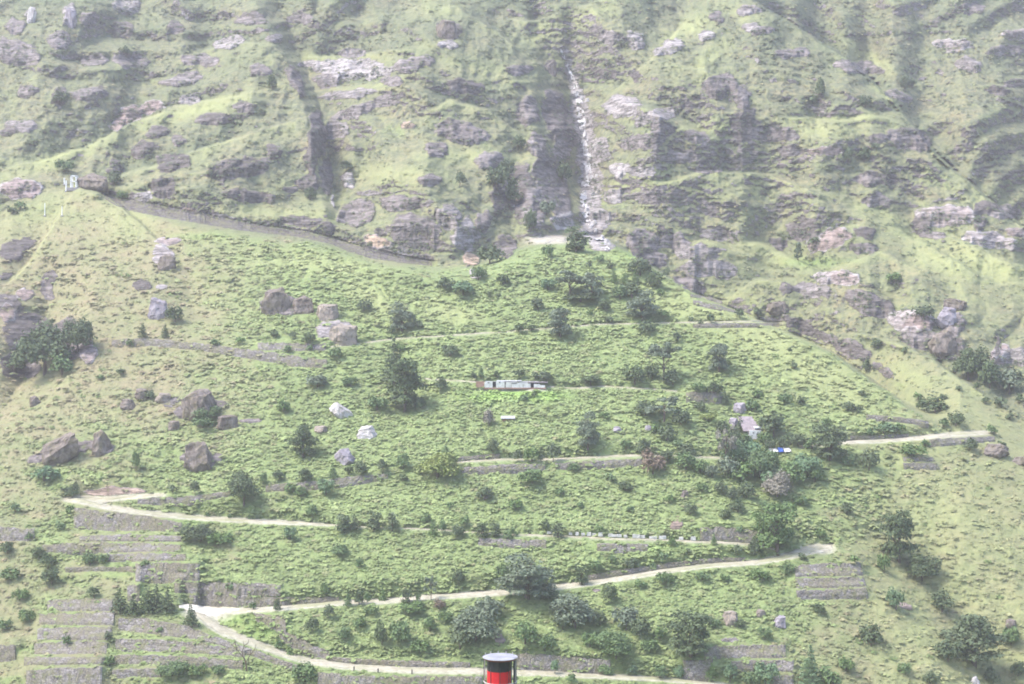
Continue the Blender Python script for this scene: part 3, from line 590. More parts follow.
M['dark_stone'] = stone_material('dark_wall_stone', (.075, .066, .068), (.165, .148, .150), (.12, .108, .09), 1.1)
M['boulder'] = rock_material('grey_boulder', (.095, .078, .068), (.235, .200, .178), (.155, .135, .085))
M['boulder_pale'] = rock_material('pale_boulder', (.30, .275, .275), (.56, .53, .52), (.40, .37, .33))
M['boulder_tan'] = rock_material('tan_boulder', (.20, .17, .145), (.34, .285, .24), (.20, .175, .14))
M['boulder_violet'] = rock_material('violet_boulder', (.19, .17, .19), (.34, .31, .345), (.25, .215, .225))
M['white'] = plain_material('white_plaster', (.66, .65, .63), .8, .3, 1.3)
M['white_metal'] = plain_material('white_steel', (.78, .78, .78), .5, .1)
M['whitewash'] = plain_material('whitewashed_stone', (.62, .61, .57), .9, .4, 1.5)
M['opening'] = plain_material('dark_interior', (.03, .028, .03), .9)
M['roof'] = plain_material('slate_roof', (.30, .255, .265), .9, .35, 1.2)
M['roof_pale'] = plain_material('pale_roof_sheet', (.62, .61, .62), .6, .25, .8)
M['brick'] = plain_material('mud_plinth', (.36, .22, .17), .95, .3, 1.2)
M['concrete'] = plain_material('concrete', (.30, .28, .28), .95, .25)
M['blue'] = plain_material('blue_tarpaulin', (.06, .12, .40), .6, .3)
M['red'] = plain_material('red_paint', (.58, .018, .026), .5, .18, 2.5)
M['black'] = plain_material('black_paint', (.028, .028, .032), .5, .3, 2.5)
M['rust'] = plain_material('rust_red_rim', (.25, .06, .05), .7, .3)
M['steel'] = plain_material('dark_steel', (.075, .075, .08), .5, .3, 3)
M['galv'] = plain_material('galvanised_steel', (.5, .47, .47), .45, .2, 3)
M['lid'] = plain_material('lid_white_sheet', (.34, .34, .38), .5, .35, 1.6)
M['road'] = road_material('pale_dirt', (.42, .385, .305), (.28, .255, .19), (.245, .25, .14))
M['pad'] = plain_material('bare_pale_ground', (.58, .55, .48), .95, .25, .4)
M['track'] = plain_material('overgrown_track', (.37, .335, .26), .95, .3, .3, c2=(.22, .215, .13))
M['foam'] = plain_material('white_water', (.62, .61, .61), .6, .25, .7, c2=(.30, .28, .29))
# ------------------------------------------------------------------ mesh helpers
def mesh_obj(name, verts, faces, mat, parent=None, smooth=False, mats=None, midx=None):
    m = bpy.data.meshes.new(name)
    m.from_pydata([tuple(map(float, v)) for v in verts], [], [tuple(map(int, f)) for f in faces]); m.update()
    for q in (mats or [mat]): m.materials.append(q)
    if midx is not None: m.polygons.foreach_set('material_index', np.asarray(midx, np.int32))
    if smooth: m.polygons.foreach_set('use_smooth', np.ones(len(m.polygons), bool))
    o = bpy.data.objects.new(name, m); col.objects.link(o)
    if parent: o.parent = parent
    return o
def tag(o, label, cat, group=None):
    o['label'] = label; o['category'] = cat
    if group: o['group'] = group
    return o
def empty(name, loc, label, cat, group=None, rz=0.0):
    o = bpy.data.objects.new(name, None); col.objects.link(o); o.empty_display_size = .3
    o.location = tuple(map(float, loc)); o.rotation_euler = (0, 0, rz)
    return tag(o, label, cat, group)
class MB:
    def __init__(s): s.v = []; s.f = []
    def box(s, c, d, rz=0.0, taper=1.0, rx=0.0):
        k = len(s.v); cx, cy, cz = c; dx, dy, dz = (q / 2 for q in d)
        ca, sa = math.cos(rz), math.sin(rz); cb, sb = math.cos(rx), math.sin(rx)
        for z in (-1, 1):
            for x, y in ((-1, -1), (1, -1), (1, 1), (-1, 1)):
                t = taper if z > 0 else 1
                px, py, pz = x * dx * t, y * dy * t, z * dz
                py, pz = py * cb - pz * sb, py * sb + pz * cb
                s.v.append((cx + px * ca - py * sa, cy + px * sa + py * ca, cz + pz))
        s.f += [tuple(k + i for i in q) for q in ((3, 2, 1, 0), (4, 5, 6, 7), (0, 1, 5, 4), (1, 2, 6, 5), (2, 3, 7, 6), (3, 0, 4, 7))]
        return s
    def tube(s, pts, radii, n=6, cap=True):
        pts = [np.array(p, float) for p in pts]; k = len(s.v)
        for i, p in enumerate(pts):
            d = pts[min(i + 1, len(pts) - 1)] - pts[max(i - 1, 0)]; d = d / (np.linalg.norm(d) + 1e-9)
            a = np.cross(d, (0, 1, 0) if abs(d[1]) < .8 else (1, 0, 0)); a /= np.linalg.norm(a) + 1e-9; b = np.cross(d, a)
            for q in range(n):
                t = 2 * math.pi * q / n; s.v.append(tuple(p + radii[i] * (math.cos(t) * a + math.sin(t) * b)))
        for i in range(len(pts) - 1):
            for q in range(n):
                r = k + i * n; s.f.append((r + q, r + (q + 1) % n, r + n + (q + 1) % n, r + n + q))
        if cap:
            s.f.append(tuple(k + q for q in range(n))[::-1]); s.f.append(tuple(k + (len(pts) - 1) * n + q for q in range(n)))
        return s
    def lathe(s, c, prof, n=24):
        k = len(s.v)
        for r, z in prof:
            for q in range(n):
                t = 2 * math.pi * q / n; s.v.append((c[0] + r * math.cos(t), c[1] + r * math.sin(t), c[2] + z))
        for i in range(len(prof) - 1):
            for q in range(n):
                r = k + i * n; s.f.append((r + q, r + (q + 1) % n, r + n + (q + 1) % n, r + n + q))
        s.f.append(tuple(k + q for q in range(n))[::-1]); s.f.append(tuple(k + (len(prof) - 1) * n + q for q in range(n)))
        return s
    def build(s, name, mat, parent=None, smooth=False): return mesh_obj(name, s.v, s.f, mat, parent, smooth)

# ------------------------------------------------------------------ roads, laid on their benches
ROADS['turning_area'] = PAD
for name, rd in ROADS.items():
    p = np.array(rd['pts'], float)
    u = np.arange(p[0, 0], p[-1, 0], 1.5); c = np.interp(u, p[:, 0], p[:, 1]); h = np.interp(u, p[:, 0], p[:, 2])
    c = c + .5 * noise(u / 22, u * 0 + p[0, 1]); h = .80 * h * (1 + .30 * noise(u / 7, u * 0 + 3 + p[0, 1]) + .12 * noise(u / 2.3, u * 0 + p[0, 1]))
    V_, F_ = [], []
    nw = 6
    for k in range(nw):
        q = surf(u, c + h * (.5 - k / (nw - 1))); q[:, 2] += (.14 if name != 'turning_area' else .20) if 0 < k < nw - 1 else -.35; V_.append(q)
    V_ = np.stack(V_, 1).reshape(-1, 3)
    for i in range(len(u) - 1):
        for k in range(nw - 1):
            a = i * nw + k; F_.append((a, a + nw, a + nw + 1, a + 1))
    o = mesh_obj(name, V_, F_, M['track' if name in ('upper_road', 'terrace_road', 'village_path', 'upper_path', 'ledge_road') else 'pad' if name == 'turning_area' else 'road'], smooth=True); o['kind'] = 'structure'

# the stream bed of pale boulders and white water in the central gully
sp = np.array([(561, 50, 2), (566, 62, 2), (570, 74, 3), (575, 88, 4), (579, 103, 6), (581, 112, 7), (582, 122, 7), (584, 135, 4), (586, 150, 7), (588, 165, 8), (590, 178, 7), (583, 192, 5), (584, 205, 7), (586, 218, 6), (590, 232, 6), (598, 240, 9), (609, 252, 5)], float)
v = np.arange(50, 252, 1.0); cx = np.interp(v, sp[:, 1], sp[:, 0]) + 1.2 * noise(v / 6, v * 0); w = np.interp(v, sp[:, 1], sp[:, 2]) * (1 + .5 * noise(v / 4, v * 0 + 8))
V_, F_ = [], []
for k in range(7):
    q = surf(cx + w * (k / 6 - .5), v); q[:, 2] += .35 + .35 * noise(v / 2.2 + k * 1.7, v * 0 + k); q[:, 1] -= .3; V_.append(q)
V_ = np.stack(V_, 1).reshape(-1, 3)
keep = fbm(v / 5, v * 0 + 4, 2)
for i in range(len(v) - 1):
    for k in range(6):
        if keep[i] + .5 * noise(np.float32(i / 3), np.float32(k / 2)) > -.02:
            a = i * 7 + k; F_.append((a, a + 1, a + 8, a + 7))
o = mesh_obj('stream', V_, F_, M['foam']); o['kind'] = 'structure'

# ------------------------------------------------------------------ walls
for (label, group, top, bot, mat, name, cat, carve) in WALLS:
    t = np.array(top, float); b = np.array(bot, float)
    n = max(int((t[-1, 0] - t[0, 0]) / 1.6), 4)
    s = np.linspace(0, 1, n)
    ub = b[0, 0] + (b[-1, 0] - b[0, 0]) * s; ut = t[0, 0] + (t[-1, 0] - t[0, 0]) * s
    vbt = np.interp(ub, b[:, 0], b[:, 1]); vtt = np.interp(ut, t[:, 0], t[:, 1])
    hpx = vbt - vtt
    vtt = vtt + (np.minimum(.26 * hpx, 2.4) if mat == 'stone' else .30 * hpx) * fbm(ut / (6 if mat == 'stone' else 22), ut * 0 + t[0, 1], 3, .5) + .4 * rng.uniform(-1, 1, n) * np.minimum(hpx / 8, 1)
    nh = 5
    P = []
    for k in range(nh):
        f = k / (nh - 1)
        uu = ub * (1 - f) + ut * f; vv = vbt * (1 - f) + vtt * f
        q = surf(uu, vv); q[:, 1] -= .5 + .22 * fbm(uu / 9, vv / 5, 3) + .035 * rng.standard_normal(n)
        if k == 0: q[:, 2] -= .7
        P.append(q)
    lip = P[-1].copy(); lip[:, 1] += 1.3; lip[:, 2] += .02; P.append(lip)
    low = P[0].copy(); low[:, 1] += 1.5; P.append(low)
    V_ = np.stack(P, 1); m = V_.shape[1]; V_ = V_.reshape(-1, 3); F_ = []
    for i in range(n - 1):
        for k in range(m):
            a, c = i * m + k, i * m + (k + 1) % m
            F_.append((a, a + m, c + m, c))
    F_.append(tuple(range(m))[::-1]); F_.append(tuple((n - 1) * m + k for k in range(m)))
    tag(mesh_obj(name if mat == 'stone' else 'dark_' + name, V_, F_, M[mat]), label, cat, group)['kind'] = 'thing'

# white guard blocks on the edge of the upper road
mb = MB(); mb.box((0, 0, .45), (1.0, .5, 1.0), 0, .9)
blk = mb.build('guard_block', M['whitewash'])
bm_ = bpy.data.meshes
us_b = [549, 553, 556.5, 570.5, 577, 583, 589, 594, 600.5, 610.5, 614.5, 619, 625.5, 634.5, 638, 642.5, 651.5, 655, 661, 664, 681, 693]
for k, u in enumerate(us_b):
    o = blk if k == 0 else blk.copy()
    if k: col.objects.link(o)
    v = np.interp(u, [548, 600, 660, 700], [533.6, 536.2, 538.8, 540.4])
    o.location = tuple(surf(u, v + .8) + np.array([0, -.2, .2])); o.rotation_euler = (0, 0, .1 * math.sin(k * 3.1)); o.scale = (.7 + .4 * random.random(), .9, .45 + .35 * random.random())
    tag(o, 'small whitewashed guard block in the row edging the upper road', 'guard block', 'white guard blocks along the upper road')

# ------------------------------------------------------------------ leaves: many small faces through the volume of a crown
def leaf_cloud(lobes, n, size, r, shell=.55, flat=.75):
    """lobes: (cx, cy, cz, rx, ry, rz); returns vertices and quads"""
    lobes = np.array(lobes, float)
    w = (lobes[:, 3] * lobes[:, 4] * lobes[:, 5]) ** (2 / 3); w /= w.sum()
    li = r.choice(len(lobes), n, p=w)
    d = r.standard_normal((n, 3)); d /= np.linalg.norm(d, axis=1)[:, None]
    d[:, 2] = np.where(d[:, 2] < -.35, -d[:, 2] * .6, d[:, 2])
    rad = shell + (1 - shell) * r.random(n) ** .7
    rad *= 1 + .10 * r.standard_normal(n)
    c = lobes[li, :3] + d * rad[:, None] * lobes[li, 3:]
    nrm = d + .55 * r.standard_normal((n, 3)); nrm[:, 2] += .35; nrm /= np.linalg.norm(nrm, axis=1)[:, None]
    a = np.cross(nrm, r.standard_normal((n, 3))); a /= np.linalg.norm(a, axis=1)[:, None] + 1e-9
    b = np.cross(nrm, a)
    s = size * (.6 + .8 * r.random(n))[:, None]
    V_ = np.stack([c - a * s * .5, c + b * s * .42 * flat, c + a * s * .5, c - b * s * .42 * flat], 1).reshape(-1, 3)
    return V_, np.arange(n * 4).reshape(n, 4)
def fast_mesh(name, V_, Q, mats, midx=None):
    m = bpy.data.meshes.new(name)
    V_ = np.asarray(V_, np.float32); Q = np.asarray(Q, np.int32)
    m.vertices.add(len(V_)); m.vertices.foreach_set('co', V_.reshape(-1))
    m.loops.add(Q.size); m.loops.foreach_set('vertex_index', Q.reshape(-1))
    m.polygons.add(len(Q)); m.polygons.foreach_set('loop_start', np.arange(0, Q.size, 4, dtype=np.int32)); m.polygons.foreach_set('loop_total', np.full(len(Q), 4, np.int32))
    for q in mats: m.materials.append(q)
    if midx is not None: m.polygons.foreach_set('material_index', np.asarray(midx, np.int32))
    m.update(); m.validate()
    return m

# crowns of unit width and unit height, standing on z = 0
def lobes_for(kind, r):
    out = []
    if kind == 'shrub':
        for k in range(7):
            a = r.uniform(0, 6.28); q = r.uniform(.05, .3); z = r.uniform(.3, .68); s = r.uniform(.17, .28)
            out.append((q * math.cos(a), q * math.sin(a), z * (1.1 - q), s, s, s * 1.05))
        out.append((0, 0, .36, .40, .40, .34))
    elif kind == 'mound':
        for k in range(8):
            a = r.uniform(0, 6.28); q = r.uniform(.1, .36); s = r.uniform(.15, .24)
            out.append((q * math.cos(a), q * math.sin(a), r.uniform(.25, .62) * (1.2 - 1.2 * q), s, s, s * 1.5))
        out.append((0, 0, .3, .42, .42, .32))
    elif kind == 'tree':
        for k in range(15):
            a = k * 2.4 + r.uniform(0, .9); z = r.uniform(.2, .88); q = r.uniform(.12, .36) * math.sin(math.pi * min(1, (z - .12) / .88)) ** .6
            s = r.uniform(.13, .21); out.append((q * math.cos(a), q * math.sin(a), z, s, s, s * .75))
        out.append((0, 0, .5, .27, .27, .34))
        for k in range(6):
            a = k * 1.05 + r.uniform(0, .5); q = r.uniform(.12, .3); s = r.uniform(.12, .17)
            out.append((q * math.cos(a), q * math.sin(a), r.uniform(.14, .26), s, s, s * .8))
    elif kind == 'umbrella':
        for k in range(13):
            a = k * 2.4; q = r.uniform(.1, .4); z = .84 - .75 * q * q + r.uniform(-.16, .05) - .12 * (k % 3 == 0)
            s = r.uniform(.10, .17); out.append((q * math.cos(a), q * math.sin(a), z, s, s, s * .5))
    elif kind == 'loose':
        for k in range(12):
            a = k * 2.4; q = r.uniform(.08, .4); z = r.uniform(.4, .9) - .2 * q
            s = r.uniform(.07, .13); out.append((q * math.cos(a), q * math.sin(a), z, s, s, s * .75))
    elif kind == 'conifer':
        for k in range(9):
            z = .14 + .8 * k / 8; q = .40 * (1 - (z - .1) / .95) + .03
            for j in range(5 if k < 6 else 2):
                a = j * 1.257 + k * .7; rr = q * r.uniform(.55, .8)
                out.append((rr * math.cos(a), rr * math.sin(a), z - .03, q * .42, q * .42, .05))
            out.append((0, 0, z, q * .55, q * .55, .06))
    return out
def trunk_mb(kind, r, full=True):
    mb = MB()
    top = {'tree': .72, 'umbrella': .7, 'loose': .8, 'conifer': .9, 'shrub': .5, 'mound': .4}[kind]
    w = {'tree': .045, 'umbrella': .035, 'loose': .025, 'conifer': .03, 'shrub': .03, 'mound': .03}[kind]
    lean = r.uniform(-.05, .05)
    mb.tube([(0, 0, -.08), (lean * .3, 0, .15), (lean * .6, .01, .4), (lean, 0, top)], [w * 1.3, w, w * .75, w * .25], 6)
    if full and kind in ('tree', 'umbrella', 'loose'):
        for k in range(6):
            a = k * 2.4 + .5; z = .25 + .07 * k; q = r.uniform(.2, .34)
            mb.tube([(lean * .5, 0, z), (q * .5 * math.cos(a), q * .5 * math.sin(a), z + .16), (q * math.cos(a), q * math.sin(a), z + .27)], [w * .5, w * .35, w * .12], 5)
    return mb
PROTO = {}
def crown_mesh(kind, tone, level, var):
    """level 0: a few pixels across, 1: a shrub, 2: a tree that shows its leaves"""
    key = (kind, tone, level, var)
    if key not in PROTO:
        r = np.random.default_rng(abs(hash(str(key))) % 99991 if False else sum(ord(c) * (i + 3) for i, c in enumerate(str(key))))
        n, size = {0: (150, .21), 1: (620, .115), 2: (3200, .060)}[level]
        if kind == 'conifer': size *= .8
        if kind == 'loose': n = int(n * .5)
        V_, Q = leaf_cloud(lobes_for(kind, r), n, size, r)
        V_[:, :2] *= .5 / np.percentile(np.abs(V_[:, :2]), 98.5); V_[:, 2] *= 1 / np.percentile(V_[:, 2], 99.4)
        if level == 0:
            mb = trunk_mb(kind, r, False)
            quads = [f if len(f) == 4 else None for f in mb.f]; quads = [f for f in quads if f]
            Q = np.concatenate([Q, np.array(quads) + len(V_)]); V_ = np.concatenate([V_, np.array(mb.v)])
            mid = np.r_[np.zeros(n, int), np.ones(len(quads), int)]
            PROTO[key] = fast_mesh(kind, V_, Q, [M[tone], M['bark']], mid)
        else:
            mb = trunk_mb(kind, r)
            quads = np.array([f for f in mb.f if len(f) == 4])
            PROTO[key] = (fast_mesh(kind, V_, Q, [M[tone]]), fast_mesh('trunk', np.array(mb.v), quads, [M['bark']]))
    return PROTO[key]
NAMES = {'shrub': ('round_shrub', 'shrub'), 'mound': ('bushy_shrub', 'shrub'), 'tree': ('leafy_tree', 'tree'), 'umbrella': ('spreading_tree', 'tree'), 'loose': ('thin_tree', 'tree'), 'conifer': ('conifer_tree', 'tree')}
plant_no = 0
PLANTED = []
def plant(u, v, h, w, kind, tone, label, group=None, name=None, cat=None):
    """u, v: where its foot stands; h, w: its size as seen, in pixels"""
    global plant_no
    plant_no += 1
    p = surf(u, v); px = F_PX / p[1]
    H, Wd = h / px, w / px
    lv = 0 if max(h, w) < 13 else 1 if max(h, w) < 30 else 2
    var = plant_no % 3
    nm, ct = NAMES[kind]; nm = name or nm; ct = cat or ct
    rz = plant_no * 2.399
    PLANTED.append((u, v, h, w))
    if lv == 0:
        o = bpy.data.objects.new(nm, crown_mesh(kind, tone, 0, var)); col.objects.link(o); tag(o, label, ct, group)
    else:
        o = empty(nm, (0, 0, 0), label, ct, group)
        cm, tm = crown_mesh(kind, tone, lv, var)
        for q, me_ in (('crown', cm), ('trunk' if ct == 'tree' else 'stem', tm)):
            c = bpy.data.objects.new(q, me_); col.objects.link(c); c.parent = o
    o.location = (float(p[0]), float(p[1]), float(p[2]) - .15); o.scale = (Wd, Wd, H); o.rotation_euler = (0, 0, rz)
    return o
ORD = 'leftmost|second|third|fourth|fifth|sixth|seventh|eighth|ninth|tenth|eleventh|twelfth|thirteenth|fourteenth|fifteenth|sixteenth|seventeenth|eighteenth|nineteenth|twentieth'.split('|')
ADJ = {'leaf_dark': 'dark green', 'leaf_mid': 'green', 'leaf_pale': 'pale green', 'leaf_grey': 'grey green', 'leaf_lime': 'yellow green', 'leaf_red': 'reddish brown', 'leaf_twig': 'bare twiggy'}
SHAPE = {'shrub': 'round shrub', 'mound': 'spreading shrub', 'tree': 'leafy tree', 'umbrella': 'flat topped tree', 'loose': 'thin airy tree', 'conifer': 'pointed conifer'}
TN = {'d': 'leaf_dark', 'm': 'leaf_mid', 'p': 'leaf_pale', 'g': 'leaf_grey', 'l': 'leaf_lime', 'r': 'leaf_red', 't': 'leaf_twig'}
KN = {'s': 'shrub', 'b': 'mound', 't': 'tree', 'u': 'umbrella', 'l': 'loose', 'c': 'conifer'}
def row(where, group, text):
    """text: u v h w kind+tone; items named by their order from the left"""
    items = sorted([x.split() for x in text.strip().split(';') if x.strip()], key=lambda x: float(x[0]))
    for k, (u, v, h, w, kt) in enumerate(items):
        kind, tone = KN[kt[0]], TN[kt[1]]
        place = 'leftmost' if k == 0 else 'rightmost' if k == len(items) - 1 else f'{ORD[k]} from the left'
        plant(float(u), float(v), float(h), float(w), kind, tone, f'{ADJ[tone]} {SHAPE[kind]}, {place} {where}', group)
# ------------------------------------------------------------------ trees and shrubs one can point at: foot u v, height and width as seen
def one(u, v, h, w, kt, label, group=None, **k): plant(u, v, h, w, KN[kt[0]], TN[kt[1]], label, group, **k)
one(394, 385, 46, 25, 'cd', 'dark pointed upper tree of the tall pair left of the centre of the slope')
one(405, 412, 54, 36, 'td', 'broad dark green lower tree of the tall pair left of the centre of the slope')
one(527, 599, 46, 54, 'tg', 'wide rounded grey green tree standing below the middle road')
one(777, 551, 49, 46, 'tm', 'large leafy tree beside the right hairpin of the middle road')
one(691, 658, 47, 42, 'td', 'large dark rounded tree near the bottom, left of the stone terraces')
one(899, 562, 52, 32, 'td', 'tall dark tree in the gully right of the broad gabion block', name='leafy_tree', cat='tree')
one(974, 664, 50, 56, 'td', 'largest dark spreading tree at the bottom right', name='leafy_tree', cat='tree')
one(664, 380, 38, 30, 'ug', 'flat topped tree on the upper fan above the village path')
one(576, 252, 26, 24, 'td', 'dark tree standing at the top tip of the green fan')
one(570, 298, 28, 30, 'ug', 'left tree of the dark grove below the tip of the fan')
one(592, 299, 27, 26, 'tg', 'right tree of the dark grove below the tip of the fan')
one(642, 320, 30, 30, 'tg', 'grey green bushy tree on the fan above the upper path')
one(560, 338, 30, 24, 'tg', 'grey tree standing on the upper path in the middle of the fan')
one(719, 373, 30, 22, 'tg', 'grey green tree near the right ridge of the fan')
one(588, 450, 38, 24, 'tg', 'upright dark tree above the terrace road, right of centre')
one(664, 424, 28, 40, 'lg', 'thin pale airy tree with a white trunk below the village path')
one(830, 460, 36, 32, 'td', 'dark tree just above the left end of the right road')
one(774, 438, 26, 26, 'sd', 'dark rounded tree right of the small white hut', name='round_tree', cat='tree')
one(303, 458, 34, 26, 'td', 'dark tree on the boulder slope left of the pale boulders')
one(244, 505, 34, 32, 'sd', 'big dark rounded bush above the upper road, with a pointed tip')
one(402, 332, 30, 24, 'tg', 'dark grey tree at the right foot of the upper left spur')
one(431, 601, 26, 15, 'lg', 'slender pale tree on the edge of the middle road, left of the grey tree')
one(191, 626, 22, 14, 'cd', 'small pointed conifer standing alone at the wide pale hairpin')
one(810, 686, 40, 24, 'cp', 'pale green conifer at the bottom edge, right of the stone terraces')
one(476, 642, 34, 44, 'bg', 'large grey green bush above the lowest road, left of the red tank')
one(489, 620, 24, 26, 'bg', 'smaller grey green bush behind the large bush left of the tank')
one(575, 628, 34, 48, 'bg', 'large grey green bush right of and above the red tank')
one(653, 474, 26, 26, 'br', 'reddish brown bare bush beside the terrace road')
one(438, 478, 26, 48, 'bl', 'yellow green spreading bush beside the terrace road')
one(777, 497, 26, 30, 'bt', 'pale greyish twiggy bush in the thicket below the blue sheet')
one(201, 541, 18, 36, 'bd', 'long low dark bush below the left part of the upper road')
one(205, 420, 16, 30, 'bm', 'green bush growing at the foot of the biggest overhanging boulder')
one(414, 612, 11, 27, 'bm', 'bright low green bush just below the middle road')
one(942, 612, 22, 21, 'sd', 'dark round bush in the right gully below the tall tree')
one(922, 580, 26, 32, 'bd', 'dark sprawling bush right of and below the tall gully tree')
one(45, 374, 52, 56, 'bd', 'biggest dark bush in the ravine at the left edge')
one(78, 352, 34, 36, 'bd', 'dark bush on the right side of the left ravine')
one(62, 376, 22, 24, 'bm', 'lower green bush at the foot of the left ravine')
one(14, 372, 22, 26, 'bd', 'dark bush at the left frame edge in the ravine')
one(968, 380, 34, 36, 'bd', 'left of two big dark bushes in the notch at the right edge')
one(990, 388, 28, 26, 'bd', 'right of two big dark bushes in the notch at the right edge')
one(1009, 394, 26, 28, 'bg', 'grey green bush at the right edge below the crags')
one(924, 318, 14, 22, 'bd', 'small dark bush beside the pale violet crag at the right')
one(136, 472, 22, 9, 'sm', 'slim upright green shrub between the boulders on the dry left slope')
one(726, 470, 44, 22, 'lt', 'tall bare trunked tree left of the white hut')
# columns of far off trees in the cliffs
row("on the dark gully wall", 'bushes on the cliffs of the upper mountain', '497 190 26 24 bd;515 205 28 20 bd;507 178 20 16 bd;563 182 20 20 bd;531 232 24 14 bd;547 216 16 16 bg;518 150 16 14 bd;548 258 14 12 bm')
row('on the cliff foot above the fan', 'bushes on the cliffs of the upper mountain', '460 187 16 10 sd;490 264 20 26 bd;503 286 12 12 sd;446 290 14 18 bd;463 296 16 22 sp;346 172 12 13 sd;478 280 14 18 bm')
row('on the far right mountainside', 'bushes on the cliffs of the upper mountain', '821 100 22 9 sd;813 106 12 10 sd;865 108 14 13 bd;905 90 16 12 bd;848 163 16 9 sd;864 162 16 13 sd;798 260 18 11 td;894 282 10 19 bm;912 88 10 9 sd;876 150 8 8 sd;757 318 12 10 sd;816 244 8 12 bd')
row("on the left mountainside", 'bushes on the cliffs of the upper mountain', '64 172 13 18 bm;20 210 10 12 bm;143 338 15 10 cd;165 338 15 10 cd;175 322 18 18 bd;114 186 16 14 bd;272 90 16 12 bd;310 200 14 12 bd;126 56 10 14 bd;60 104 14 16 bd;12 214 8 10 bd;122 200 10 14 bm')
gf = 'shrubs on the top of the fan'
row('on the very top of the fan', gf, '589 269 9 8 sd;610 270 9 8 sd;640 275 18 26 bd;667 277 10 9 sd;655 288 18 18 bd;614 283 13 9 cm;625 283 13 9 cm;635 283 13 8 cm;580 301 9 40 bd;600 262 8 10 bm')
row("just below the fan top", gf, '632 298 18 24 bd;604 311 13 15 sd;538 311 14 13 sd;548 290 12 18 bp;505 285 10 12 sm;620 300 16 14 bm;560 312 7 8 sm;590 316 6 8 sm;660 296 8 8 sm;474 296 5 5 sd;489 297 5 5 sd;499 297 5 5 sd')
row("along the fan's upper path", gf, '519 333 11 11 sd;531 331 7 11 sd;609 324 9 9 sd;646 334 14 18 bd;711 323 10 9 sd;691 322 6 6 sd;700 325 6 6 sd;740 318 11 9 sd;419 329 9 8 sd;392 334 9 9 sd;677 343 12 8 sd;664 318 9 12 bm')
gv = 'shrubs around the village path'
row("above the village path", gv, '520 379 11 11 sd;546 381 10 17 sd;535 380 9 10 sd;591 385 10 22 sd;635 384 20 24 bd;652 379 16 16 bd;673 385 16 22 bd;450 357 14 18 bd;474 380 8 6 sd;481 379 13 6 sm;497 379 9 7 sd;713 395 15 17 bd')
row('just below the village path', gv, '441 391 13 13 sd;524 402 9 10 sm;534 398 8 9 sd;489 426 18 12 bt;604 419 8 12 sm;645 416 17 20 bd;681 426 18 22 bd;698 391 9 16 bm;701 411 11 11 sd;708 421 10 17 bl;725 406 15 10 cd;752 412 14 16 bm')
row('on the right shoulder of the fan', gv, '758 398 9 9 sd;785 404 12 14 bm;801 406 11 10 sd;848 411 10 13 sd;858 413 9 8 sd;794 369 7 8 sd;790 352 5 6 sd;757 398 9 12 bm;826 426 9 12 bm;866 373 14 9 sd;878 348 10 14 bd;905 353 7 9 sd')
gr = 'shrubs along the terrace road'
row("on the terrace road's left part", gr, '263 485 13 9 sm;279 481 11 12 sd;305 482 14 15 sd;333 478 16 11 cm;349 475 10 9 sd;361 476 16 14 sd;383 473 14 12 sd;403 470 18 14 sm;403 481 8 12 sd;326 495 17 19 bp;301 497 11 14 sm;290 492 10 12 bm')
row("on the terrace road's middle", gr, '446 460 17 15 cm;493 455 17 12 sd;518 462 13 9 sd;532 462 16 17 bm;541 462 9 8 sd;553 462 19 14 sd;485 500 14 16 sd;532 484 16 28 bm;625 491 11 16 sd;573 472 10 14 sm;560 495 8 10 sm;610 482 10 12 bm')
row("right of the reddish bush", gr, '668 463 14 14 sd;686 470 18 22 bm;686 456 14 20 bd;642 455 18 18 bd;667 442 18 18 bd;700 474 16 18 bm;712 478 14 16 bg;626 450 12 12 bm;720 494 14 14 bd;702 492 10 12 bm;678 448 10 12 bm;655 432 10 12 bm')
gh = 'bushes around the white hut'
row('in the thicket below the white hut', gh, '736 464 26 30 bp;752 466 26 28 bp;742 482 22 26 bm;760 478 30 32 bm;747 498 18 20 bd;790 486 26 26 bm;770 466 16 20 bm;803 474 20 34 bp;728 478 22 20 bg;735 500 14 16 bd;815 482 16 18 bm;770 488 18 20 bp')
row('close around the white hut', gh, '740 432 16 11 cd;745 444 11 14 bm;765 444 13 14 bm;798 446 13 22 bd;785 448 13 16 bd;732 440 14 16 bd;812 450 14 16 bm;757 446 8 10 bl;770 450 12 14 bd;722 432 12 14 bd')
gq = 'shrubs along the right road'
row('along the right road', gq, '869 470 22 18 bd;869 437 11 8 sm;884 434 13 26 bp;991 434 10 11 sm;944 427 9 11 sm;956 426 15 17 bd;913 456 13 24 bm;969 450 13 18 bd;848 466 12 14 bm;900 432 10 12 bm;925 446 7 10 sm;1001 448 8 10 bd')
row("on the right spur", gq, '935 413 18 28 bd;922 410 12 14 bd;977 390 9 7 sd;959 391 6 7 sd;943 400 7 9 sd;1001 408 12 12 sd;1019 404 11 11 sd;944 425 8 9 sd;862 396 7 7 sd;918 400 8 10 sm;985 404 8 9 sd;1010 420 8 9 sd')
gl2 = 'shrubs on the dry left slope'
row("below the left ravine", gl2, '100 380 6 10 sm;121 375 7 9 sd;150 399 10 11 sd;203 428 12 28 bm;44 482 17 28 bp;72 498 14 15 sd;173 494 10 10 sd;195 495 15 10 sd;283 413 15 14 bm;317 388 14 22 bg;377 410 14 24 bm;420 408 12 16 bd')
row("along the upper path, left", gl2, '274 338 9 10 sd;293 339 8 10 sd;308 344 12 13 sd;288 353 9 9 sm;310 351 7 7 sm;336 358 12 13 bm;364 312 14 15 bd;240 344 8 10 sm;215 346 8 10 sm;130 346 8 10 bm;400 352 9 12 bm;350 386 10 16 bm')
gu = 'small trees along the upper road'
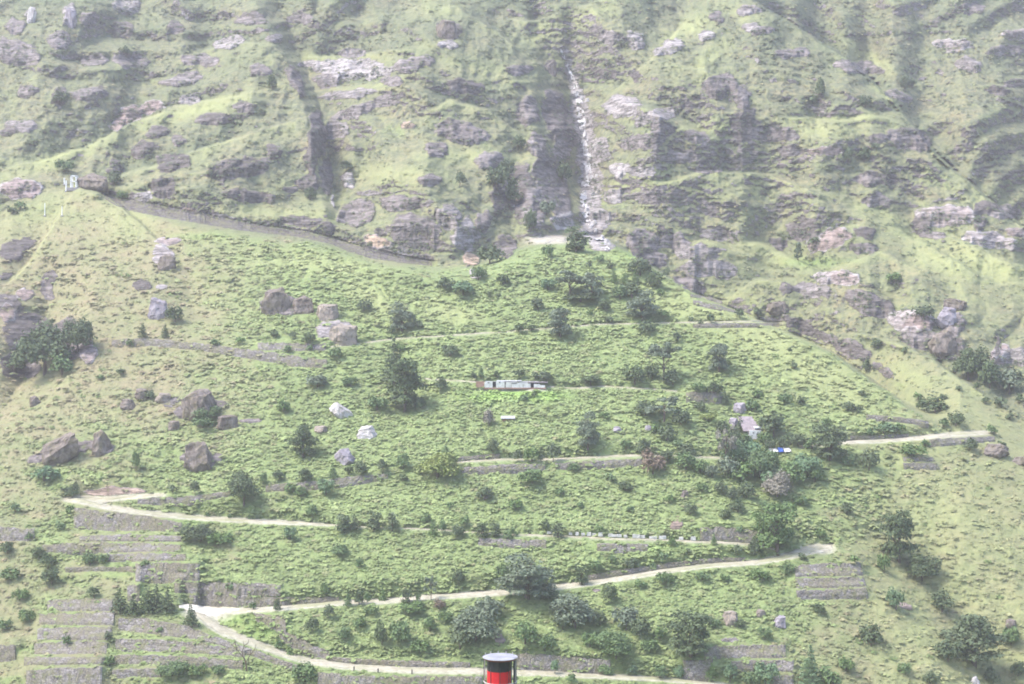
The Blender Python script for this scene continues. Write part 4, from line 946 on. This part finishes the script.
row("on the upper road's left half", gu, '207 517 6 6 sm;230 519 6 5 sm;250 520 6 5 sm;219 545 14 26 bm;290 540 14 14 bp;313 518 14 13 sm;340 556 13 18 sm;344 532 18 17 td;355 530 16 11 cd;374 531 20 14 td;392 531 19 14 td;360 568 11 11 sm')
row("on the upper road's middle", gu, '427 523 11 11 sm;433 536 17 10 cm;442 534 15 8 sm;457 538 14 14 sd;465 526 11 10 sm;482 537 15 18 td;496 537 15 12 td;508 540 10 10 sm;546 531 12 9 sd;558 538 16 14 td;513 536 9 9 sm;503 578 16 14 bm')
row("on the upper road's right half", gu, '599 533 9 11 sm;663 562 12 11 sm;688 555 8 6 sd;714 545 13 7 cm;737 555 11 10 sd;754 552 17 11 cd;632 569 12 14 sd;594 571 12 16 bm;672 546 9 10 sm;740 534 9 10 sm;652 570 9 11 bm;612 562 8 10 bm')
row("just above the upper road", gu, '516 509 11 17 bm;690 514 12 16 bd;738 512 13 16 bd;847 515 13 13 sd;820 538 10 14 bm;630 512 7 9 sm;580 508 7 9 sm;450 508 7 9 sm;800 506 12 16 bm;765 512 12 14 bm;725 518 10 14 bd;670 502 8 10 sm')
gm = 'small trees along the middle road'
row("on the middle road's left half", gm, '253 610 9 8 sm;277 610 16 9 cd;325 597 15 10 sm;348 606 17 8 cm;359 604 15 10 td;367 604 13 8 sm;383 601 15 9 cm;406 603 15 13 td;418 601 8 6 sm;439 609 12 14 br;458 584 16 15 bd;372 614 9 17 bm')
row("on the middle road's right half", gm, '582 585 19 14 td;609 602 19 18 bd;550 599 12 20 bd;664 584 13 20 bm;702 580 9 16 bm;788 575 13 15 bm;759 581 13 20 bm;755 555 16 13 bd;820 614 11 16 bd;640 588 9 12 bm;725 582 9 12 bm;802 560 8 10 sd')
gb = 'bushes between the middle road and the lowest road'
row("above the lowest road, left", gb, '328 619 15 11 sd;313 633 16 14 sd;382 645 26 16 bd;400 644 24 24 bm;430 632 16 13 sm;460 648 26 28 bd;279 649 11 9 sm;290 655 12 9 cm;345 640 14 16 bm;360 628 12 14 bm;420 652 14 18 bm;445 622 12 14 bm')
row("above the lowest road, right", gb, '525 644 24 26 bm;563 630 22 18 bd;626 630 24 26 bg;640 638 22 22 bd;616 656 26 36 bm;545 650 16 22 bm;590 648 16 18 bm;660 640 14 16 bm;600 626 16 16 bd;715 628 10 14 bm;740 628 10 12 sd;650 652 14 18 bm')
gz = 'bushes along the bottom edge of the photo'
row("along the bottom edge", gz, '555 674 15 10 sp;605 675 11 17 sm;632 675 11 11 sp;660 679 15 14 sm;679 679 14 10 sp;712 680 16 13 sm;730 681 18 17 sp;749 686 16 20 bm;571 684 12 11 sm;765 687 26 26 bp;305 682 20 28 bm;828 688 22 24 bm')
row('at the bottom right', gz, '871 646 24 24 bd;948 662 24 26 bd;1011 645 20 20 bm;993 684 18 18 bd;896 610 24 18 bp;884 573 20 12 bm;765 640 14 14 bm;855 563 9 12 sm;846 672 16 18 bm;905 674 12 16 bm;930 684 14 18 bd;1018 676 16 16 bd')
gt2 = 'shrubs among the left terraces'
row("left of the terraces", gt2, '7 554 13 14 sd;39 560 14 15 sd;48 569 15 16 sd;52 586 18 18 sd;71 515 11 12 bm;26 622 14 16 bm;10 580 14 18 bm;20 600 12 16 bm;30 540 8 12 sm;5 630 12 14 bm;60 530 9 12 sm;15 512 9 12 sm')
row("below the left hairpin", gt2, '94 597 11 13 sd;90 565 13 15 bm;103 563 10 13 bm;231 592 11 12 sm;67 646 12 10 sm;109 666 11 12 bm;172 676 15 32 bm;145 566 7 10 sm;160 632 6 8 sm;198 676 13 18 bm;218 674 10 14 bm;108 640 10 9 sd')
row("beside the wide hairpin", 'conifers beside the wide hairpin', '120 613 25 19 cd;133 615 21 18 cd;148 613 26 20 cd;157 612 28 18 cd;166 613 26 20 cd')

# the bare dead tree below the lowest road
p = surf(247, 672); px = F_PX / p[1]; q = 1 / px
t = empty('dead_tree', p, 'leafless dead tree with forked branches below the lowest road', 'tree')
MB().tube([(0, 0, -.3), (-1 * q, 0, 9 * q), (-4 * q, .1, 16 * q), (-5 * q, 0, 20 * q)], [.17, .14, .11, .09], 6).build('trunk', M['bark'], t)
for br in ([(-4, 15), (-10, 22), (-16, 28)], [(-5, 20), (-3, 26), (-4, 31)], [(-1, 9), (3, 17), (4, 25)], [(-10, 22), (-12, 29), (-11, 32)], [(-3, 26), (1, 29), (2, 33)], [(3, 17), (8, 23), (9, 28)]):
    MB().tube([(a * q, .05 * i, b * q) for i, (a, b) in enumerate(br)], [.085, .06, .025], 5).build('branch', M['bark'], t)

# ------------------------------------------------------------------ boulders
def boulder(u, v, w, h, mat, label, ang=0.0, seed=0, flat=.75, cut=1.0, name='boulder'):
    """u, v: middle of its foot; w, h: size as seen in pixels; leaning by ang degrees"""
    import bmesh
    r = np.random.default_rng(seed + int(u * 7 + v))
    bm = bmesh.new(); bmesh.ops.create_icosphere(bm, subdivisions=4, radius=1)
    co = np.array([x.co[:] for x in bm.verts])
    for k in range(12):                         # flat broken faces
        d = r.standard_normal(3); d[2] = abs(d[2]) * (.35 if k < 7 else 1); d /= np.linalg.norm(d)
        lim = r.uniform(.50, .78) * cut
        if k == 0: d = np.array([.25 * r.standard_normal(), -.2, 1.0]); d /= np.linalg.norm(d); lim = .55 * cut
        e = co @ d; over = np.maximum(e - lim, 0); co = co - over[:, None] * d
    nn = fbm(co[:, 0] * 1.7 + seed + u, co[:, 2] * 1.9 + co[:, 1] * 1.3, 6, .6)
    co = co * (1 + .30 * nn - .06 * np.abs(np.sin(co[:, 2] * 7 + 3 * nn)))[:, None]
    bm.free()
    p = surf(u, v); q = p[1] / F_PX
    co[:, 0] *= w * q / np.ptp(co[:, 0]); co[:, 1] *= w * q * flat / np.ptp(co[:, 1]); co[:, 2] *= h * q * 1.5 / np.ptp(co[:, 2])
    a = math.radians(ang); x = co[:, 0] * math.cos(a) + co[:, 2] * math.sin(a); z = -co[:, 0] * math.sin(a) + co[:, 2] * math.cos(a)
    co[:, 0] = x; co[:, 2] = z - z.min() - .55 * h * q
    bm = bmesh.new(); bmesh.ops.create_icosphere(bm, subdivisions=4, radius=1)
    for k, x in enumerate(bm.verts): x.co = co[k]
    m = bpy.data.meshes.new(name); bm.to_mesh(m); bm.free(); m.materials.append(M[mat])
    o = bpy.data.objects.new(name, m); col.objects.link(o); o.location = tuple(map(float, p))
    return tag(o, label, 'boulder')
boulder(57, 459, 46, 20, 'boulder', 'long dark slab boulder tilted up to the right on the dry left slope', -22, 3, .5, .85)
boulder(100, 451, 21, 23, 'boulder', 'blocky dark boulder right of the long tilted slab', 0, 5)
boulder(199, 414, 38, 26, 'boulder', 'biggest overhanging dark boulder on the dry left slope', -14, 8)
boulder(199, 465, 31, 25, 'boulder', 'domed dark boulder below the biggest overhanging one', -8, 11, .7)
boulder(34, 405, 12, 10, 'boulder', 'small lone dark boulder below the left ravine', 0, 2)
boulder(128, 407, 18, 9, 'boulder', 'low flat dark boulder left of the biggest overhanging one', 8, 4)
boulder(143, 398, 16, 10, 'boulder', 'flat slab boulder just above the low flat one', 6, 6)
boulder(163, 401, 18, 9, 'boulder_tan', 'flat brownish slab boulder left of the biggest overhanging one', 4, 9)
boulder(226, 427, 24, 13, 'boulder', 'low wide dark boulder at the right foot of the biggest one', 0, 12)
boulder(173, 429, 13, 9, 'boulder', 'small dark boulder below and left of the biggest one', 0, 14)
boulder(321, 431, 14, 6, 'boulder_tan', 'brown flat boulder with a dark hollow beneath, by the dark tree', 0, 15)
boulder(340, 416, 24, 9, 'boulder_pale', 'narrow white boulder lying tilted down the slope', 38, 17, .6, .9)
boulder(366, 437, 23, 11, 'boulder_pale', 'wide pale boulder with a shaded hollow under its edge', -12, 19, .7, .9)
boulder(343, 461, 22, 13, 'boulder_violet', 'grey block shaped boulder with a flat pale top, below two pale ones', -18, 21, .8, .8)
boulder(158, 316, 22, 20, 'boulder_violet', 'pale violet outcrop boulder on the left spur', 0, 23, .6)
boulder(166, 266, 20, 13, 'boulder', 'brownish outcrop boulder below the long dark wall', 0, 25, .5)
boulder(277, 309, 32, 24, 'boulder', 'larger dark outcrop boulder on the grassy hillock left of centre', 0, 27, .6)
boulder(303, 310, 24, 16, 'boulder', 'smaller dark outcrop boulder right of the larger one on the hillock', 0, 29, .6)
boulder(344, 342, 30, 20, 'boulder_tan', 'pale tan crag above the upper path, left of centre', 0, 31, .6)
boulder(326, 318, 24, 15, 'boulder_tan', 'brownish boulder above the pale tan crag', 0, 32, .6)
boulder(741, 411, 15, 9, 'boulder_violet', 'violet grey boulder above the white hut', 0, 33)
boulder(731, 623, 18, 13, 'boulder_tan', 'pointed triangular boulder above the stone terraces at the bottom', 0, 36, .7)
boulder(780, 625, 13, 10, 'boulder_violet', 'small blocky grey boulder right of the pointed one', 0, 38)
boulder(1011, 627, 13, 9, 'boulder', 'dark boulder alone near the right edge', 0, 40)
boulder(975, 684, 10, 8, 'boulder_pale', 'small pale boulder at the bottom right below the dark trees', 0, 42)
boulder(648, 430, 9, 5, 'boulder_violet', 'small violet boulder beside the thin pale tree', 0, 43)
boulder(617, 431, 10, 5, 'boulder_violet', 'small violet boulder in the ferns above the terrace road', 0, 44)
boulder(684, 497, 8, 7, 'boulder', 'small dark boulder below the terrace road', 0, 46)
boulder(485, 497, 9, 8, 'boulder_violet', 'small grey boulder left of centre below the terrace road', 0, 47)
boulder(993, 454, 26, 12, 'boulder', 'dark low outcrop below the right end of the right road', 6, 48)
boulder(1022, 464, 18, 8, 'boulder', 'dark boulder cut by the right edge of the photo', 0, 49)
boulder(949, 322, 20, 16, 'boulder_violet', 'pale violet crag with a jutting cap at the right', 10, 50, .6, .85)
boulder(958, 309, 26, 10, 'boulder', 'jutting flat rock capping the pale violet crag', 14, 52, .6, .9)
boulder(944, 350, 30, 24, 'boulder', 'dark crag below the pale violet crag', 0, 53, .6)
boulder(780, 311, 26, 10, 'boulder', 'low dark domed rock behind the right ridge of the fan', 4, 54, .6)
boulder(96, 187, 34, 14, 'boulder', 'dark overhanging rock beside the white steel frame', 4, 56, .7)
boulder(735, 425, 12, 8, 'boulder_violet', 'flat violet rock left of the hut roof', 0, 57)
boulder(760, 615, 10, 6, 'boulder_tan', 'low brown rock between the pointed and the grey boulders', 0, 58)
boulder(449, 36, 24, 18, 'boulder', 'dark tower rock on the upper central ridge', 0, 59, .6)
boulder(31, 21, 9, 15, 'boulder_pale', 'pale upright rock at the top left corner', 8, 60)
boulder(70, 26, 12, 20, 'boulder_violet', 'grey upright rock right of the pale one at the top left', 0, 62)
boulder(551, 74, 14, 13, 'boulder', 'dark rock on the skyline of the central gully', 0, 63)
# loose pale boulders of the stream
sr = np.random.default_rng(3)
for k in range(34):
    v = sr.uniform(80, 250); u = np.interp(v, sp[:, 1], sp[:, 0]) + max(-2.0, sr.normal(3, 5)); s = sr.uniform(2.5, 6.5)
    o = boulder(u, v, s, s * .8, 'boulder_pale', 'pale boulder strewn in the bed of the central gully', 0, k)
    o['group'] = 'pale boulders in the central gully'

# ------------------------------------------------------------------ the long white house row
def frame_at(u, v):
    p = surf(u, v); return p, p[1] / F_PX
p, q = frame_at(515, 391)
t = empty('house_row', p, 'long low white walled house row on the green fan', 'house')
x = lambda u: (u - 515) * q
zf = lambda v: (391 - v) * q
def wallseg(u0, u1, vtop, vbot, dy, name, mat, depth=.5):
    mb = MB(); mb.box(((x(u0) + x(u1)) / 2, dy, (zf(vtop) + zf(vbot)) / 2), (x(u1) - x(u0), depth, zf(vtop) - zf(vbot)))
    return mb.build(name, M[mat], t)
for (u0, u1, vt, vb2) in ((484.5, 488, 382.4, 387.5), (488, 492.6, 381.4, 387.5), (496.0, 500, 381.0, 388), (500, 504.6, 381.5, 388), (505.6, 511.0, 382.2, 387.5), (511.3, 517, 381.8, 387.6), (517, 523.0, 382.7, 387.6), (523.4, 530.6, 383.6, 387.8), (533.8, 540, 384.0, 388), (540, 545, 385, 388)):
    wallseg(u0, u1, vt, vb2, 0, 'wall', 'white')
wallseg(484, 546, 387.6, 388.9, -.02, 'plinth', 'brick', .62)
wallseg(476, 484.2, 381.5, 387.5, .6, 'rubble_wall', 'brick', .6)
for (u0, u1, vt, vb2) in ((492.6, 496.0, 381.6, 387), (530.6, 533.8, 383, 388), (504.6, 505.6, 382, 386)):
    wallseg(u0, u1, vt, vb2, .35, 'door', 'opening', .3)
for (u0, u1, vt) in ((487.6, 489.4, 382.4), (511.8, 517, 382.6), (499, 500.4, 382)):
    wallseg(u0, u1, vt, vt + .75, -.28, 'window', 'opening', .06)
MB().box((x(509), 1.7, zf(381.0)), (x(522) - x(497), 3.2, .16), .015).build('roof', M['roof_pale'], t)
MB().box((x(538), 1.3, zf(382.4)), (x(549) - x(529), 3.2, .2)).build('roof', M['roof'], t)
wallseg(485, 545, 381.5, 389, 3.2, 'back_wall', 'white', .3)

# the small hut with a sagging slate roof
p, q = frame_at(754, 440)
t = empty('hut', p, 'small white hut with a sagging violet slate roof among bushes', 'house')
x = lambda u: (u - 754) * q
zf = lambda v: (440 - v) * q
MB().box((x(754.6), .55, zf(435)), (x(760.5) - x(748.7), 3.1, zf(430) - zf(440))).build('wall', M['white'], t)
f = MB().box((x(756.6), -1.04, zf(433.9)), (1.6 * q, .08, 1.7 * q)).build('window', M['opening'], t)
MB().box((x(756.6), -1.07, zf(434.9)), (2.2 * q, .1, .3 * q)).build('sill', M['concrete'], f)
MB().box((x(752.6), -1.04, zf(432.6)), (1.3 * q, .08, .8 * q)).build('window', M['opening'], t)
MB().box((x(754.5), -.6, zf(439.6)), (12.5 * q, 1.2, 1.6 * q)).build('plinth', M['brick'], t)
rf = MB()
for k in range(5):
    rf.box((x(751.5 - .9 * k), .2 + .75 * k, zf(429.2 - 2.35 * k)), (q * (17 - .8 * k), 1.6, .3), .04 * (k % 2), 1, .62)
rf.build('roof', M['roof'], t)
MB().box((x(757.4), -.3, zf(427.3)), (7.0 * q, 1.0, .22), .12, 1, .3).build('porch_roof', M['roof_pale'], t)
MB().box((x(757.6), .2, zf(428.8)), (6.0 * q, .6, 2.4 * q)).build('porch', M['opening'], t)

# sheets spread out below the hut
def sheet(u, v, w, d, mat, label, cat, name):
    p, q = frame_at(u, v); n = 9
    V_, F_ = [], []
    for j in range(n):
        for i in range(n):
            a, b = i / (n - 1) - .5, j / (n - 1) - .5
            V_.append((a * w * q, b * 2.0, .55 + b * d * q + .16 * float(noise(np.float32(i / 2.1 + u), np.float32(j / 2.4)))))
    F_ = [(j * n + i, j * n + i + 1, (j + 1) * n + i + 1, (j + 1) * n + i) for j in range(n - 1) for i in range(n - 1)]
    o = mesh_obj(name, V_, F_, M[mat], smooth=True); o.location = tuple(map(float, p))
    mod = o.modifiers.new('thick', 'SOLIDIFY'); mod.thickness = .06
    return tag(o, label, cat)
sheet(780.6, 452, 5.2, 3.6, 'blue', 'blue tarpaulin spread in the thicket below the hut', 'tarpaulin', 'tarpaulin')
sheet(775.2, 452.4, 5.0, 2.8, 'white', 'white cloth sheet left of the blue tarpaulin', 'sheet', 'cloth_sheet')
sheet(787.2, 452.2, 6.4, 3.0, 'white', 'white cloth sheet right of the blue tarpaulin', 'sheet', 'cloth_sheet')
sheet(770.6, 452.0, 3.4, 3.6, 'roof_pale', 'small pale sheet at the far left of the blue tarpaulin', 'sheet', 'cloth_sheet')
# a pale plank roof in the ferns
p, q = frame_at(508, 422)
t = empty('field_shelter', p, 'low field shelter with a pale plank roof left of centre', 'shelter')
MB().box((0, .6, 1.0), (14 * q, 1.6, .18), 0, 1, .25).build('roof', M['roof_pale'], t)
MB().box((0, .9, .45), (11 * q, .9, .9)).build('wall', M['brick'], t)
for s in (-1, 1): MB().box((s * 6.2 * q, .1, .45), (.14, .14, .95)).build('post', M['bark'], t)

# ------------------------------------------------------------------ white steelwork on the left spur
p, q = frame_at(74, 190)
t = empty('steel_gantry', p, 'white steel gantry of four posts on a grey slab on the left spur', 'gantry')
MB().box((0, .3, .2), (13 * q, 2.4, 1.0)).build('slab', M['concrete'], t)
for sx in (-2.6, 2.6):
    for y in (-.5, 1.1): MB().box((sx * q, y, 7.5 * q), (.36, .3, 14 * q)).build('post', M['white_metal'], t)
for z, d in ((14, .36), (8.5, .26)):
    MB().box((0, .3, z * q), (5.9 * q, 1.9, d)).build('crossbeam', M['white_metal'], t)
for (u, v, h, lab) in ((66.2, 191.5, 11, 'thick white steel pole left of the white gantry'), (64.5, 185, 7, 'short white steel pole behind the thick pole by the gantry'), (44.8, 216, 13, 'thin white pole farther left down the spur'), (62, 216, 10, 'thin white pole below the gantry on the spur')):
    p, q = frame_at(u, v)
    t = empty('steel_pole', p, lab, 'pole')
    MB().tube([(0, 0, -.5), (0, 0, h * q)], [.24 if 'thick' in lab else .13, .2 if 'thick' in lab else .1], 8).build('shaft', M['white_metal'], t)
    MB().box((0, 0, 0), (.8, .8, .3)).build('footing', M['concrete'], t)
# short roadside posts
for (u, v, k) in ((354, 671, 0), (378, 673, 1), (412, 674, 2)):
    p, q = frame_at(u, v)
    o = MB().tube([(0, 0, -.3), (0, 0, 4.5 * q)], [.14, .11], 6).build('road_post', M['steel']); o.location = tuple(map(float, p))
    tag(o, ('leftmost', 'middle', 'rightmost')[k] + ' of three short dark posts on the edge of the lowest road', 'post', 'posts on the edge of the lowest road')

# ------------------------------------------------------------------ the red tank in its cage, close to the photographer
Yt = 110.0; q = Yt / F_PX
xc = lambda u: (u - U0) * q
zc = lambda v: (V0 - v) * q
zg = -33.4
t = empty('tank', (xc(500.2), Yt, zg), 'red tank with a black band and white round lid inside a steel cage', 'tank')
zz = lambda v: zc(v) - zg
bx = xc(499) - xc(500.2); r = 12.0 * q
c = (bx, 0, 0)
MB().lathe(c, [(r, 0), (r, zz(670.2))], 12).build('body', M['red'], t)
MB().lathe(c, [(r * .985, zz(670.2) + .003), (r * .985, zz(658.5))], 12).build('band', M['black'], t)
lid_z = zz(656.8)
MB().lathe((0, 0, lid_z), [(17.3 * q, -.05), (17.6 * q, .0), (17.3 * q, .02), (9 * q, .05), (.02, .07)], 28).build('lid', M['lid'], t)
MB().lathe((0, 0, lid_z), [(16.4 * q, -.13), (16.9 * q, -.055)], 28).build('lid_rim', M['rust'], t)
for k in range(3):
    a = -math.pi / 2 + (k - 1) * .85 + .1
    MB().box((bx + r * 1.008 * math.cos(a), r * 1.008 * math.sin(a), zz(671) / 2 + .4), (.035, .03, zz(659) - .9), a).build('seam', M['steel'], t)
R = 16.2 * q
for k in range(16):
    a = 2 * math.pi * k / 16 + .1
    if -2.75 < math.atan2(math.sin(a), math.cos(a)) < -.5: continue
    MB().tube([(R * math.cos(a), R * math.sin(a), 0), (R * math.cos(a), R * math.sin(a), lid_z - .1)], [.028] * 2, 6).build('cage_bar', M['galv'] if k % 2 else M['steel'], t)
for v in (681, 700, 725):
    pts = [(R * 1.02 * math.cos(2 * math.pi * k / 28), R * 1.02 * math.sin(2 * math.pi * k / 28), zz(v)) for k in range(29)]
    MB().tube(pts, [.035] * 29, 6).build('cage_ring', M['galv'], t)
mb = MB()
for k in range(6):
    a = -.75 + .3 * k
    mb = MB(); mb.tube([(R * .94 * math.cos(a), R * .94 * math.sin(a), 0), (R * .94 * math.cos(a), R * .94 * math.sin(a), lid_z - .1)], [.045] * 2, 6); mb.build('cage_bar', M['steel'], t)
for k in range(5):
    a = -2.4 + k * .48
    MB().tube([(16.8 * q * math.cos(a + 3.14), 16.8 * q * math.sin(a + 3.14), lid_z), (16.8 * q * math.cos(a + 3.14), 16.8 * q * math.sin(a + 3.14), lid_z + .16)], [.03] * 2, 6).build('lid_stud', M['galv'], t)

# ------------------------------------------------------------------ ground cover: ferns, grass tussocks, scrub
def cover_mesh(name, n, size_px, leaves, leaf, keep, tones, seed, flat=.5, urange=(-60, 1084), vrange=(-20, 700)):
    r = np.random.default_rng(seed)
    u = r.uniform(*urange, n); v = r.uniform(*vrange, n)
    ok = r.random(n) < keep(u, v)
    u, v = u[ok], v[ok]; m = len(u)
    P = surf(u, v); q = P[:, 1] / F_PX
    s = q * size_px * r.uniform(.55, 1.35, m)
    d = r.standard_normal((m, leaves, 3)); d /= np.linalg.norm(d, axis=2)[:, :, None]; d[:, :, 2] = np.abs(d[:, :, 2])
    c = P[:, None, :] + d * s[:, None, None] * np.array([.55, .55, .55 * flat]) * r.uniform(.6, 1, (m, leaves, 1))
    c[:, :, 2] -= (.08 * s)[:, None]
    nn = d + .6 * r.standard_normal((m, leaves, 3)); nn[:, :, 2] += 2.2; nn[:, :, 1] -= .6; nn /= np.linalg.norm(nn, axis=2)[:, :, None]
    a = np.cross(nn, r.standard_normal((m, leaves, 3))); a /= np.linalg.norm(a, axis=2)[:, :, None] + 1e-9; b = np.cross(nn, a)
    L_ = (s * leaf)[:, None, None] * r.uniform(.6, 1.3, (m, leaves, 1))
    V_ = np.stack([c - a * L_ * .5, c + b * L_ * .36, c + a * L_ * .5, c - b * L_ * .36], 2).reshape(-1, 3)
    me_ = fast_mesh(name, V_, np.arange(len(V_)).reshape(-1, 4), [])
    base = tones(u, v, r)                                      # one colour for each plant
    colr = np.repeat(base, leaves * 4, 0) * np.repeat(r.uniform(.88, 1.12, (m * leaves, 1)), 4, 0)
    me_.attributes.new('tint', 'FLOAT_COLOR', 'POINT').data.foreach_set('color', np.concatenate([colr, np.ones((len(colr), 1))], 1).astype(np.float32).reshape(-1))
    k = NT(name + '_leaves'); at = k.new('Attribute', attribute_name='tint')
    k.color(at.outputs['Color'], .8); me_.materials.append(k.m)
    ge = k.new('NewGeometry'); vm = k.n.new('ShaderNodeVectorMath'); vm.operation = 'MULTIPLY_ADD'
    k.t.links.new(ge.outputs['Normal'], vm.inputs[0]); vm.inputs[1].default_value = (.28, .28, .28); vm.inputs[2].default_value = (0, -.22, .6)
    vn = k.n.new('ShaderNodeVectorMath'); vn.operation = 'NORMALIZE'; k.t.links.new(vm.outputs[0], vn.inputs[0]); k.t.links.new(vn.outputs[0], k.b.inputs['Normal'])
    o = bpy.data.objects.new(name, me_); col.objects.link(o); o['kind'] = 'stuff'
    return o
def lerp(a, b, t): return np.asarray(a) * (1 - t)[:, None] + np.asarray(b) * t[:, None]
def grass_tone(u, v, r):
    lu = np.clip(field(LUSH, u, v) + .25 * r.standard_normal(len(u)), 0, 1); dr = np.clip(field(DRY, u, v) + .3 * r.standard_normal(len(u)), 0, 1)
    c = lerp(C_GRASS, C_DRY, dr)
    g = lerp(C_LUSH, C_LUSH2, np.clip(.5 + .5 * r.standard_normal(len(u)), 0, 1))
    t = lu[:, None]; c = c * (1 - t) + g * t
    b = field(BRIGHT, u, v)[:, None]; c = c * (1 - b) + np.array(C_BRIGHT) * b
    f = .9 * field(FRESH, u, v)[:, None]; c = c * (1 - f) + np.array(C_FRESH) * f
    patch = 1 + .30 * fbm(u / 34, v / 20 + 50, 3)[:, None]
    return np.clip(c * patch * r.uniform(.92, 1.2, (len(u), 1)), 0, 1)
free = lambda u, v: (1 - np.clip(field(ROADMASK, u, v) * 1.5, 0, 1)) * (1 - np.clip(field(DIRT, u, v) * 1.3, 0, 1)) * (1 - .72 * field(WALLMASK, u, v))
cover_mesh('fern_cover', 42000, 7.0, 22, .42, lambda u, v: free(u, v) * field(FAN, u, v) * (.10 + .9 * field(LUSH, u, v)) * (1 - .7 * field(BRIGHT, u, v)) * (1 - field(ROCK, u, v)), grass_tone, 21, vrange=(235, 720))
cover_mesh('grass_cover', 60000, 4.2, 12, .42, lambda u, v: free(u, v) * (.35 + .4 * field(FAN, u, v)) * (1 - field(ROCK, u, v)) * (1 - .6 * field(BRIGHT, u, v)), grass_tone, 22)
def scrub_tone(u, v, r): return lerp((.06, .085, .05), (.125, .155, .08), r.random(len(u)))
cover_mesh('scrub_cover', 90000, 3.9, 12, .42, lambda u, v: free(u, v) * (1 - field(FAN, u, v)) * sstep(.0, .5, fbm(u / 24, v / 13 + 9, 3) + .2 * field(ROCK, u, v) + .5 * field(SCRUB_SHADE, u, v)) * (1 - field(BRIGHT, u, v)) * .75, scrub_tone, 23, vrange=(-30, 430))
cover_mesh('low_bush_cover', 4500, 8.0, 34, .26, lambda u, v: free(u, v) * field(FAN, u, v) * sstep(.12, .5, fbm(u / 30 + 7, v / 16, 3)) * (1 - .6 * field(DRY, u, v)) * (1 - field(ROCK, u, v)), lambda u, v, r: lerp((.115, .165, .058), (.175, .235, .085), r.random(len(u))), 24, .6, vrange=(235, 720))

# ------------------------------------------------------------------ air, sky, sun, camera
bb = [grid[:, :, k] for k in range(3)]
lo = [float(b.min()) for b in bb]; hi = [float(b.max()) for b in bb]
mb = MB(); mb.box(((lo[0] + hi[0]) / 2, (lo[1] + hi[1]) / 2, (lo[2] - 1 + hi[2] + 12) / 2), (hi[0] - lo[0] + 40, hi[1] - lo[1] + 60, hi[2] + 12 - lo[2] + 1))
hz = mb.build('haze', M['road']); hz.data.materials.clear(); hz['kind'] = 'stuff'
hm = bpy.data.materials.new('haze_air'); hm.use_nodes = True; hm.node_tree.nodes.clear()
ho = hm.node_tree.nodes.new('ShaderNodeOutputMaterial'); pv = hm.node_tree.nodes.new('ShaderNodeVolumePrincipled')
pv.inputs['Color'].default_value = HAZE_COLOR; pv.inputs['Density'].default_value = HAZE_DENSITY; pv.inputs['Anisotropy'].default_value = .2
hm.node_tree.links.new(pv.outputs[0], ho.inputs['Volume']); hz.data.materials.append(hm)

w = bpy.data.worlds.new('World'); scene.world = w; w.use_nodes = True
nt = w.node_tree; nt.nodes.clear()
wo = nt.nodes.new('ShaderNodeOutputWorld'); bg = nt.nodes.new('ShaderNodeBackground'); sk = nt.nodes.new('ShaderNodeTexSky')
sk.sky_type = 'NISHITA'; sk.sun_disc = False; sk.dust_density = 2.0; sk.ozone_density = 1.0
sk.sun_elevation = math.radians(SUN_EL); sk.sun_rotation = math.radians(SUN_AZ)
bg.inputs[1].default_value = SKY
nt.links.new(sk.outputs[0], bg.inputs[0]); nt.links.new(bg.outputs[0], wo.inputs[0])
sl = bpy.data.lights.new('sun', 'SUN'); sl.energy = SUN; sl.angle = math.radians(SUN_ANGLE); sl.color = (1, .94, .86)
so = bpy.data.objects.new('sun', sl); col.objects.link(so)
from mathutils import Vector
a, e = math.radians(SUN_AZ), math.radians(SUN_EL)
to_sun = Vector((math.sin(a) * math.cos(e), math.cos(a) * math.cos(e), math.sin(e)))
so.rotation_euler = (-to_sun).to_track_quat('-Z', 'Y').to_euler(); so.location = (0, 0, 300)

cd = bpy.data.cameras.new('camera'); cam = bpy.data.objects.new('camera', cd); col.objects.link(cam)
cd.sensor_width = 36; cd.lens = F_PX / 1024 * 36; cd.clip_end = 6000; cd.clip_start = .5
cam.location = (0, 0, 0); cam.rotation_euler = (math.pi / 2, 0, 0); cd.shift_y = -7 / 1024
scene.camera = cam
scene.view_settings.view_transform = 'Standard'; scene.view_settings.look = 'None'; scene.view_settings.gamma = 1
scene.view_settings.exposure = EXPOSURE; scene.view_settings.use_curve_mapping = False
scene.render.engine = 'CYCLES'
cy = scene.cycles
cy.use_denoising = True; cy.max_bounces = 5; cy.diffuse_bounces = 2; cy.glossy_bounces = 1; cy.transmission_bounces = 2; cy.volume_bounces = 1; cy.transparent_max_bounces = 4
cy.filter_width = 1.8                       # the lens of the photograph is a little soft
cy.use_adaptive_sampling = True; cy.adaptive_threshold = .02
print('scene', round(time.time() - T0, 1), 'plants', plant_no)
